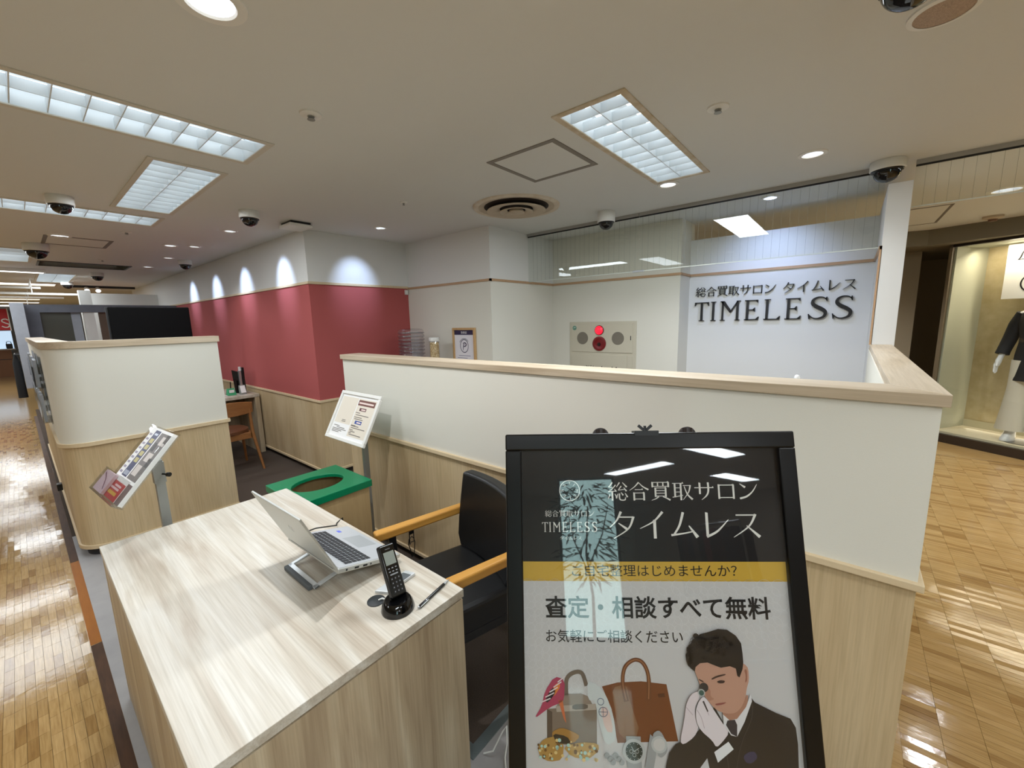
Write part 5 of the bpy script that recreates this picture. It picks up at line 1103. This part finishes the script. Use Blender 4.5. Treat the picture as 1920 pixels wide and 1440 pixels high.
for i, (yy, zz_, x0, x1) in enumerate(((11.5, 2.38, -4, .43), (11.0, 2.245, -4, .85), (13.2, 2.30, -4, .80), (14.5, 2.18, -4, 1.2))):
    rl = thing('hanging_rail', ['upper white rail hanging below the far ceiling', 'lower white rail hanging below the far ceiling', 'third white rail farther down the hall', 'farthest white rail down the hall'][i], 'rail', (-1, yy, zz_), 'hanging display rails')
    MB().box(x0, x1, yy, yy+.03, zz_, zz_+.035).build('bar', white_pl, rl)
    for xx in (-2.6, -.9, .30): MB().cyl((xx, yy+.015, zz_+.035), (xx, yy+.015, CEIL), .008, n=8).build('hanger', white_pl, rl)
for i, yy in enumerate((9.15, 14.0, 18.5)):
    b_ = thing('linear_lamp', ['nearest', 'middle', 'farthest'][i]+' glowing linear lamp across the far ceiling', 'ceiling lamp', (-1, yy, CEIL), 'linear lamps across the far hall')
    MB().box(-3.2, .42+.1*i, yy, yy+.12, CEIL-.05, CEIL).build('housing', white_pl, b_); MB().box(-3.18, .40+.1*i, yy+.02, yy+.10, CEIL-.056, CEIL-.05).build('diffuser', MATS['lit_panel'], b_)
    area('lamp_light', (-1.4, yy+.06, CEIL-.07), 3.4, .1, LAMP_W*1.6, LAMP_COL, parent=b_)
rs = thing('sale_sign', 'red sign with a white letter S at the left edge', 'sign', (-.3, 22, 1.7))
MB().box(-.9, -.045, 22.0, 22.04, 1.695, 2.40).build('board', mat('sale_red', S(196, 26, 34), .5), rs); MB().box(-.045, -.02, 21.998, 22.04, 1.66, 2.43).build('edge', white_pl, rs)
extrude_polys([[(-.232+q[0]*.235, 1.79+q[1]*.27) for q in p] for p in brush([(.75, .87), (.55, 1.0), (.25, .95), (.18, .72), (.45, .52), (.78, .34), (.70, .06), (.40, -.02), (.08, .14)], .13)], lambda x, y, t: (x, 22.0-t, y), 0, .006).build('letter', paper, rs)
dc = thing('display_cabinet', 'pale blue backlit display above brown wooden cabinets at the end of the aisle', 'display cabinet', (-.8, 24, 0))
MB().box(-1.6, -.14, 24, 24.5, .0, .98).build('cabinet', mat('cabinet_brown', S(140, 92, 54), .5), dc); MB().box(-1.6, -.05, 24.2, 24.25, 1.02, 1.68).build('back_panel', mat('pale_blue_lit', S(190, 216, 236), .5, emit=(.62, .80, 1, 1), estr=.8), dc); MB().box(-1.62, -.03, 23.98, 24.5, .98, 1.02).build('top', white_pl, dc)
MB().box(-1.58, -.16, 23.99, 24.0, .62, .64).build('drawer_gap', dark_kick, dc)
bgb = thing('black_bag', 'small black bag standing on the far display cabinet', 'bag', (-.15, 24.1, 1.02))
MB().box(-.24, -.08, 24.05, 24.15, 1.022, 1.20).build('body', black_lea, bgb, bevel=.02); MB().tube([(-.22, 24.1, 1.19), (-.21, 24.1, 1.27), (-.16, 24.1, 1.29), (-.11, 24.1, 1.27), (-.10, 24.1, 1.19)], .01, 8).build('handle', black_lea, bgb, smooth=50)
cn = thing('coat_hanger_rack', 'black coats hanging on a wall rail at the grey pillar', 'coat rack', (-.02, 9.0, 1.3))
MB().cyl((-.03, 8.78, 1.30), (-.03, 9.32, 1.30), .008, n=10).cyl((-.03, 8.80, 1.30), (.015, 8.80, 1.30), .006, n=8).cyl((-.03, 9.30, 1.30), (.015, 9.30, 1.30), .006, n=8).build('rail', black_pl, cn)
for k in range(4): MB().loft([(-.03, 8.85+k*.13, .70, .045, .035), (-.03, 8.85+k*.13, .9, .042, .03), (-.03, 8.85+k*.13, 1.18, .036, .03), (-.03, 8.85+k*.13, 1.29, .012, .012)], 12).build('coat', mat('coat_black', S(22, 22, 24), .8), cn, smooth=50)
kc = thing('door_bumper', 'small black bumper on the aisle side of the curved partition', 'bumper', (.09, 5.4, .2)); MB().box(.06, .094, 5.35, 5.42, .19, .25).build('block', black_pl, kc, bevel=.004)

# ---------------------------------------------------------------- shop window with a mannequin beyond the white post
sa = Vector((.574, .819, 0))*-1; sd = Vector((.819, -.574, 0)); s0 = Vector((7.07, -.86, 0))
sw = thing('shop_window', 'lit shop window with gold back wall across the shopping aisle', 'shop window', mw=frame_m(s0, sa, -sd, (0, 0, 1)))   # local x along front, y towards the aisle
MB().box(-.02, 2.6, -.62, .02, .0, .10).build('plinth', mat('plinth_dark', S(58, 46, 36), .4), sw); MB().box(.0, 2.58, -.60, -.03, .10, .125).build('deck', mat('deck_cream', S(226, 214, 186), .5), sw)
MB().box(.0, .02, -.58, -.02, .125, 2.30).build('side_wall', sage, sw); MB().box(.02, 2.6, -.62, -.58, .125, 2.30).build('back_wall', gold_w, sw); MB().box(.02, 2.6, -.58, -.57, .125, .21).build('skirting', mat('skirting_cream', S(206, 198, 168), .5), sw)
MB().box(-.03, .0, -.60, .02, .10, 2.33).build('jamb', mat('jamb_brown', S(112, 98, 76), .5), sw); MB().box(-.03, 2.6, -.05, .02, 2.30, 2.345).build('header_bar', mat('header_dark', S(40, 32, 26), .4), sw); MB().box(-.02, 2.6, -.6, -.05, 2.30, 2.33).build('soffit', sage, sw)
MB().box(.0, 2.58, -.010, -.002, .10, 2.30).build('pane', glass_m, sw)
for k, (pos, wts) in enumerate((((1.25, -.50, .16), 2.5), ((1.25, -.30, 2.26), 24))):
    L = bpy.data.lights.new('window_light', 'AREA'); L.shape = 'RECTANGLE'; L.size = 2.3; L.size_y = .12; L.energy = wts; L.color = (1, .88, .68); o = bpy.data.objects.new('window_light', L); COL.objects.link(o); o.parent = sw; o.location = pos; o.rotation_euler = (PI*.80, 0, 0) if k == 0 else (-.30, 0, 0)
pc = thing('window_card', 'white hanging card with flowing black script in the shop window', 'sign', mw=frame_m(s0, sa, -sd, (0, 0, 1)))
MB().box(.27, 1.1, -.40, -.392, 1.69, 2.29).build('card', paper, pc)
scr = lambda x, y, t: (.275+x, -.392+t, 1.69+y)
extrude_polys(brush([(.14, .56), (.115, .50), (.10, .445), (.085, .43)], [.008, .014, .014, .006])+brush([(.075, .425), (.13, .43), (.17, .445)], [.006, .010, .008])+brush([(.11, .56), (.17, .56)], .008)+brush([(.22, .43), (.25, .50), (.30, .52), (.32, .47), (.28, .43)], .012), scr, .0005, .0015).build('script', ink, pc)
extrude_polys(brush([(.30, .27), (.22, .27), (.15, .22), (.135, .15), (.17, .09), (.25, .065), (.36, .08), (.50, .13)], [.005, .008, .012, .013, .012, .010, .008, .004])+brush([(.21, .19), (.19, .16), (.20, .13), (.24, .12)], [.004, .008, .008, .004])+brush([(.17, .31), (.16, .28), (.19, .255)], [.004, .008, .004]), scr, .0005, .0015).build('flourish', ink, pc)
mn = thing('mannequin', 'white mannequin in a dark jacket and cream trousers in the shop window', 'mannequin', mw=frame_m(s0+sa*.70-sd*-.24+Vector((0, 0, .128)), sa, -sd, (0, 0, 1)))
skin = mat('mannequin_white', S(232, 232, 234), .35)
mv = [(0, 0, .98), (0, .0, 1.15), (0, -.005, 1.34), (0, 0, 1.46), (0, .02, 1.54), (0, .01, 1.66),
      (-.10, 0, .90), (-.11, .01, .50), (-.11, 0, .09), (-.11, .11, .03), (.10, 0, .90), (.11, .01, .50), (.12, 0, .09), (.12, .11, .03),
      (-.17, 0, 1.40), (-.235, -.02, 1.14), (-.265, .05, .92), (.17, 0, 1.40), (.235, -.02, 1.14), (.265, .05, .92)]
me_e = [(0, 1), (1, 2), (2, 3), (3, 4), (4, 5), (0, 6), (6, 7), (7, 8), (8, 9), (0, 10), (10, 11), (11, 12), (12, 13), (2, 14), (14, 15), (15, 16), (2, 17), (17, 18), (18, 19)]
rr = [.12, .10, .12, .05, .075, .085, .085, .06, .04, .032, .085, .06, .04, .032, .05, .036, .024, .05, .036, .024]
for s in (-1, 1):       # palm and five separate fingers
    w0 = 16 if s < 0 else 19; b = len(mv); mv.append((s*.27, .066, .875)); me_e.append((w0, b)); rr.append(.026); mv.append((s*.274, .076, .835)); me_e.append((b, b+1)); rr.append(.024)
    for j, (dy, ln_) in enumerate(((-.022, .062), (-.006, .074), (.010, .076), (.024, .064))):
        k = len(mv); mv += [(s*.276, .078+dy, .815), (s*.276, .086+dy, .815-ln_*.55), (s*.270, .094+dy, .815-ln_)]; me_e += [(b+1, k), (k, k+1), (k+1, k+2)]; rr += [.010, .009, .007]
    k = len(mv); mv += [(s*.262, .104, .850), (s*.256, .116, .820)]; me_e += [(b, k), (k, k+1)]; rr += [.011, .008]
me_ = bpy.data.meshes.new('body'); me_.from_pydata(mv, me_e, []); me_.materials.append(skin)
bo = bpy.data.objects.new('body', me_); COL.objects.link(bo); bo.parent = mn
sk = bo.modifiers.new('skin', 'SKIN')
for i, sv_ in enumerate(me_.skin_vertices[0].data): sv_.radius = (rr[i], rr[i])
me_.skin_vertices[0].data[0].use_root = True
ss = bo.modifiers.new('sub', 'SUBSURF'); ss.levels = 2; ss.render_levels = 2
jac = mat('jacket_black', S(24, 26, 36), .75, noise=(40, 40, 40, 3, .1), col2=S(16, 17, 22), bump=(90, .4, .004))
jk = MB().loft([(0, 0, .68, .185, .14), (0, 0, .95, .175, .135), (0, 0, 1.12, .155, .125), (0, 0, 1.30, .180, .135), (0, 0, 1.40, .175, .115), (0, 0, 1.455, .08, .07)], 28).build('jacket', jac, mn, smooth=60)
tag(MB().loft([(0, 0, 1.095, .160, .130), (0, 0, 1.135, .160, .130)], 28).build('belt', mat('belt_tan', S(90, 74, 56), .5, noise=(60, 60, 60, 2, .15), col2=S(40, 34, 34)), jk, smooth=60), 'patterned belt')
for s in (-1, 1): MB().tube([(s*.16, 0, 1.405), (s*.205, -.01, 1.28), (s*.24, -.018, 1.14), (s*.258, .025, 1.0), (s*.262, .040, .955)], [.055, .062, .058, .054, .056], 16).build('sleeve', jac, mn, smooth=60)
for s in (-1, 1): MB().loft([(s*.115, .01, .12, .125, .11), (s*.11, .0, .35, .108, .10), (s*.10, 0, .60, .092, .105), (s*.085, 0, .90, .10, .125)], 22).build('trouser_leg', mat('trousers_cream', S(226, 218, 202), .8), mn, smooth=60)
MB().lathe([(.0005, -.003), (.16, -.003), (.16, .004), (.0005, .005)], (0, 0, 0), 30).build('base_plate', mat('base_grey', S(120, 120, 118), .3, metal=.7), mn)
for s in (-1, 1): MB().loft([(s*.115, .04, .004, .045, .10), (s*.115, .04, .03, .045, .10), (s*.115, .01, .09, .042, .055), (s*.113, 0, .22, .042, .05)], 16).build('boot', skin, mn, smooth=60)

# ---------------------------------------------------------------- loose cable by the poster stand
tag(MB().tube([(.90, .93, .006), (.92, .90, .02), (.965, .89, .07), (.972, .875, .10), (.955, .86, .05), (.93, .85, .02), (.90, .82, .006), (.86, .80, .006)], .003, 8).build('white_cable', white_pl, smooth=60), 'loop of white cable on the vinyl floor by the poster stand', 'cable')

# ---------------------------------------------------------------- what stands behind the camera (seen mirrored in the poster)
lbx = Vector((-2.45, -2.70, 0)); lfn = Vector((.70, .71, 0)).normalized(); lsd = Vector((.71, -.70, 0)).normalized()
lb = thing('light_box', 'tall pale backlit panel behind the camera', 'light box', mw=frame_m(lbx, lsd, lfn, (0, 0, 1)))
MB().box(-.36, .36, -.06, 0, .2, 2.02).build('case', black_pl, lb); MB().box(-.33, .33, .0, .004, .24, 1.99).build('face', mat('backlit_face', S(220, 236, 236), .5, emit=(.62, .95, .95, 1), estr=4.5), lb); MB().box(-.30, .30, -.2, .15, .002, .03).box(-.05, .05, -.06, -.02, .03, .2).build('foot', black_pl, lb)
pt = thing('potted_plant', 'slender leafy indoor tree in front of the backlit panel behind the camera', 'plant', lbx+lfn*.62)
c = lbx+lfn*.62
MB().lathe([(.0005, .003), (.13, .003), (.16, .30), (.15, .30), (.14, .27), (.0005, .27)], (c.x, c.y, 0), 26).build('pot', mat('pot_grey', S(90, 88, 86), .6), pt, smooth=40)
MB().tube([(c.x, c.y, .27), (c.x+.02, c.y, .7), (c.x-.02, c.y+.02, 1.1), (c.x+.03, c.y, 1.6)], [.018, .014, .011, .006], 8).tube([(c.x-.01, c.y, .9), (c.x-.12, c.y+.1, 1.25), (c.x-.18, c.y+.1, 1.5)], [.009, .007, .004], 8).tube([(c.x, c.y, 1.0), (c.x+.12, c.y-.1, 1.3), (c.x+.2, c.y-.14, 1.6)], [.009, .007, .004], 8).build('trunk', mat('bark', S(84, 62, 44), .8), pt, smooth=50)
fo = MB()
for k in range(260):
    zc = R.uniform(.85, 1.85); rad = .30*math.sin(PI*(zc-.7)/1.3)+.05; a = R.uniform(0, 2*PI); r_ = rad*math.sqrt(R.random()); b = Vector((c.x+r_*math.cos(a), c.y+r_*math.sin(a), zc))
    dr = Vector((math.cos(a)+R.uniform(-.5, .5), math.sin(a)+R.uniform(-.5, .5), R.uniform(-.7, .5))).normalized(); sdd = dr.cross(Vector((0, 0, 1))).normalized()*.014; l = R.uniform(.12, .20)
    m_ = b+dr*l*.45; e_ = b+dr*l-Vector((0, 0, .03)); fo.add([b, m_+sdd, e_, m_-sdd], [(0, 1, 2), (0, 2, 3)])
tag(fo.build('leaves', mat('leaf_green', S(44, 70, 36), .5), pt), kind='stuff')
cloth_cols = [S(30, 30, 34), S(60, 24, 30), S(44, 46, 60), S(92, 84, 76), S(24, 24, 26), S(110, 40, 44)]
for i, (x, y, a) in enumerate(((-2.0, -4.6, .5), (-1.0, -6.2, .2))):
    ax = Vector((math.cos(a), math.sin(a), 0)); o_ = Vector((x, y, 0))
    rk = thing('clothes_rack', ['nearer', 'farther'][i]+' clothes rack with dark garments behind the camera', 'clothes rack', mw=frame_m(o_, ax, Vector((-ax.y, ax.x, 0)), (0, 0, 1)))
    MB().cyl((-.7, 0, .03), (-.7, 0, 1.5), .014, n=10).cyl((.7, 0, .03), (.7, 0, 1.5), .014, n=10).cyl((-.7, 0, 1.5), (.7, 0, 1.5), .014, n=10).box(-.72, -.68, -.25, .25, .003, .03).box(.68, .72, -.25, .25, .003, .03).build('rail', alu, rk)
    for k in range(9):
        gxx = -.6+k*.15
        gm = MB().loft([(gxx, 0, .55+.1*(k % 3), .035, .22), (gxx, 0, 1.0, .035, .20), (gxx, 0, 1.36, .03, .21), (gxx, 0, 1.44, .012, .06)], 14).build('garment', mat('garment_%d' % (k % 6), cloth_cols[k % 6], .8), rk, smooth=50)
